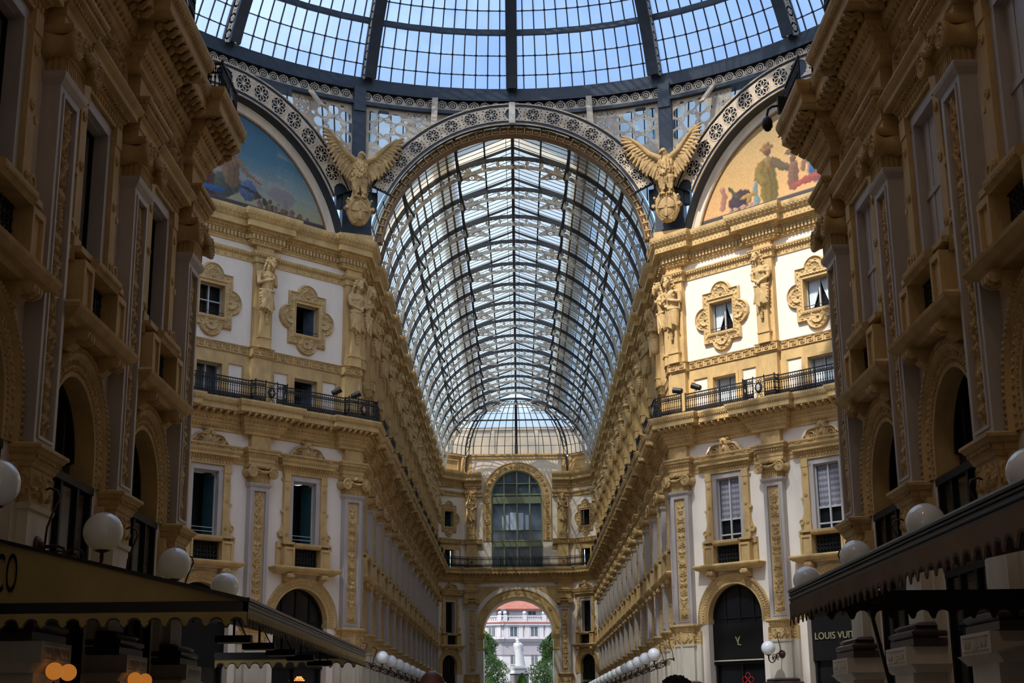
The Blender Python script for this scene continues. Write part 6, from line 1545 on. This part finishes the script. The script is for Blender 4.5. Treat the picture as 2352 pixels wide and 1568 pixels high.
# building across the square
p=Proto('corner_building','building',-1.6); Cn=Vector((-2.15,190,0))
def face(dv,L,nwin,off,nm):
    d=Vector(dv).normalized(); n=Vector((d.y,-d.x,0)) if dv[0]>0 else Vector((-d.y,d.x,0)); P=lambda t,o,z: tuple((Cn+d*t+n*o).xy)+(z,)
    def bx(m,t0,t1,o0,o1,z0,z1): m.add([P(t0,o0,z0),P(t1,o0,z0),P(t1,o1,z0),P(t0,o1,z0),P(t0,o0,z1),P(t1,o0,z1),P(t1,o1,z1),P(t0,o1,z1)],[(0,3,2,1),(4,5,6,7),(0,1,5,4),(1,2,6,5),(2,3,7,6),(3,0,4,7)])
    m=MB(); bx(m,0,L,-8,0,-1.6,12.4); bx(m,1.2,L,-8,-1.4,12.4,14.1); bx(m,-.3,L,-.1,.25,9.9,10.2); bx(m,-.5,L,-.1,.6,10.2,10.42); bx(m,-.3,L,-.1,.35,12.0,12.3)
    for i in range(int(L/2.75)): 
        for e in (-.95,.95): bx(m,off+2.75*i+e-.3,off+2.75*i+e+.3,-.1,.16,10.42,12.0)
        bx(m,off+2.75*i-.62,off+2.75*i+.62,-.1,.12,10.5,11.95)
    w=p.part('wall',m,BLD)
    m=MB(); bx(m,-.1,L,-.1,.12,8.2,9.9); p.part('frieze_band',m,BLG,False,w)
    m=MB(); bx(m,-.4,L,-.2,.45,12.3,12.42); bx(m,.8,L,-1.9,-.9,14.05,14.25); p.part('red_cornice',m,RED,False,w)
    m=MB(); bx(m,-.15,L,-.2,.2,12.42,12.62); bx(m,-.15,L,-.2,.2,13.1,13.25)
    for i in range(int(L/.3)): bx(m,.3*i,.3*i+.13,-.08,.08,12.6,13.1)
    for i in range(int(L/3)): t=off+2.6*i-1.1; bx(m,t-.28,t+.28,-.28,.28,12.42,13.35); q=P(t,0,13.6); m.ball(q,.27,12,8); m.tube([P(t,0,13.35),P(t,0,13.45)],.12,8)
    p.part('balustrade',m,BLD,False,w)
    for i in range(int(L/2.75)):
        for z0,z1,h,o in ((10.55,11.8,.45,.13),(7.0,9.0,.42,.01),(3.4,5.4,.42,.01),(13.45,13.9,.5,-1.39)):
            if z0>13 and i==0: continue
            m=MB(); bx(m,off+2.75*i-h,off+2.75*i+h,-.02 if o>0 else o-.02,o+.01,z0,z1); g=p.part('window',m,DGB); m=MB(); bx(m,off+2.75*i-h-.06,off+2.75*i+h+.06,0 if o>0 else o,o+.06,z0-.12,z0); bx(m,off+2.75*i-.03,off+2.75*i+.03,0 if o>0 else o,o+.03,z0,z1); p.part('window_sill',m,BLD,False,g)
    return P
PA=face((1,.16,0),26,9,1.5,'r'); PB=face((-1,.30,0),22,8,1.4,'l')
m=MB()
for PP,L in ((PA,27),(PB,23)): 
    N=60
    m.quad(PP(.6,-.85,14.2),PP(L,-.85,14.2),PP(L,-4.5,15.75),PP(1.6,-4.5,15.75))
m.add([PB(.6,-.85,14.2),PA(.6,-.85,14.2),PA(1.6,-4.5,15.75),PB(1.6,-4.5,15.75)],[(0,1,2,3)]); p.part('tiled_roof',m,TIL); p.at(0,0,0,'white corner building with balustrade and red tiled roof across the square')
for i,(x,y,w,h) in enumerate(((-3.6,330,3.2,31.5),(1.2,340,6.0,32.2),(6.8,345,4.,30.2))):
    m=MB(); m.box(x-w/2,x+w/2,y,y+8,-1.6,h)
    for k in range(6): m.box(x-w/2-.05,x+w/2+.05,y-.1,y+8,h-2.2*k-.3,h-2.2*k)
    o=tag(O('distant_tower',m.mesh('distant_tower',DGB if i!=1 else BLD)),'pale distant tower above the red roof, %s'%('leftmost','the middle and widest','rightmost')[i],'tower'); o.location.z=G
m=MB(); m.quad((-120,134,-1.61),(120,134,-1.61),(120,420,-1.61),(-120,420,-1.61)); struct('ground',m,[ASP])
m=MB(); m.quad((-19,-6,-1.6),(19,-6,-1.6),(19,136,-1.6),(-19,136,-1.6)); struct('floor',m,[FLO])
# the parts of the arcade that close it off beyond the picture
m=MB()
for i in range(20): a,b=PI*i/20,PI*(i+1)/20; m.quad(*[(7.9*math.cos(t),y,22.+7.9*math.sin(t)) for t,y in ((a,-6),(a,31.),(b,31.),(b,-6))])
m.quad((-8,-6,-1.6),(8,-6,-1.6),(8,-6,30),(-8,-6,30)); o=struct('ceiling_foreground',m,[G_N]); o['label']='unseen vault over the foreground arcade, dimmed to darken its walls'
m=MB()
for s in (-1,1): m.box(min(s*19.3,s*19.8),max(s*19.3,s*19.8),40,57.5,-1.6,30.)
m.mi=0; struct('wall_side_arms',m,[OCH])
m=MB()
for s in (-1,1):
    for a,b in ((-6,30.5),(67,136)): m.quad((s*8.2,a,22.5),(s*60,a,21.),(s*60,b,21.),(s*8.2,b,22.5))
    m.quad((s*19.,30,23),(s*60,30,21),(s*60,67,21),(s*19.,67,23))
    V=[(s*8.2,30.2,22.6),(s*20,41.5,22.6),(s*20,30,22.6)]; m.add(V,[(0,1,2)]); V=[(s*8.2,67.2,22.6),(s*20,55.5,22.6),(s*20,67.2,22.6)]; m.add(V,[(0,1,2)])
o=struct('roof_outer',m,[ROF]); o['label']='lead roofs of the buildings either side of the arcade'
# ------------------------------------------------------------------ light and camera
w=bpy.data.worlds.new('sky'); bpy.context.scene.world=w; w.use_nodes=True; nt=w.node_tree; bg=nt.nodes['Background']
sk=nt.nodes.new('ShaderNodeTexSky'); sk.sky_type='NISHITA'; sk.sun_disc=False; sk.sun_elevation=math.radians(58); sk.sun_rotation=math.radians(215); sk.air_density=1.0; sk.dust_density=1.5; sk.ozone_density=1.
nt.links.new(sk.outputs[0],bg.inputs[0]); bg.inputs[1].default_value=.36
S=bpy.data.lights.new('sun','SUN'); S.energy=5.4; S.angle=math.radians(.6); S.color=(1,.95,.86); so=bpy.data.objects.new('sun',S); C.objects.link(so)
d=Vector((.42,.62,-1.0)).normalized(); so.rotation_euler=d.to_track_quat('-Z','Y').to_euler()
cam=bpy.data.cameras.new('camera'); cam.lens=3257.6/2352*36; cam.sensor_width=36; cam.clip_end=2000; cam.clip_start=.1; co=bpy.data.objects.new('camera',cam); C.objects.link(co); bpy.context.scene.camera=co
th=.260437672; yaw=-.00266254944; roll=-.0106548593
fw=Vector((0,math.cos(th),math.sin(th))); up=Vector((0,-math.sin(th),math.cos(th))); rt=Vector((1,0,0))
Rz=Matrix.Rotation(-yaw,3,'Z'); fw,up,rt=Rz@fw,Rz@up,Rz@rt
c_,s_=math.cos(roll),math.sin(roll)
# image roll: picture x' = c x - s y (y down)
r2=rt*c_+up*(s_)*1; u2=up*c_-rt*s_
M=Matrix((r2,u2,-fw)).transposed().to_4x4(); M.translation=(.0530196,0,G); co.matrix_world=M
sc=bpy.context.scene; sc.view_settings.view_transform='Standard'; sc.view_settings.look='None'; sc.view_settings.gamma=1; sc.view_settings.use_curve_mapping=False; sc.view_settings.exposure=.17
sc.cycles.max_bounces=6; sc.cycles.transparent_max_bounces=10; sc.cycles.diffuse_bounces=4; sc.cycles.glossy_bounces=2; sc.cycles.adaptive_threshold=.03
bpy.context.view_layer.update()
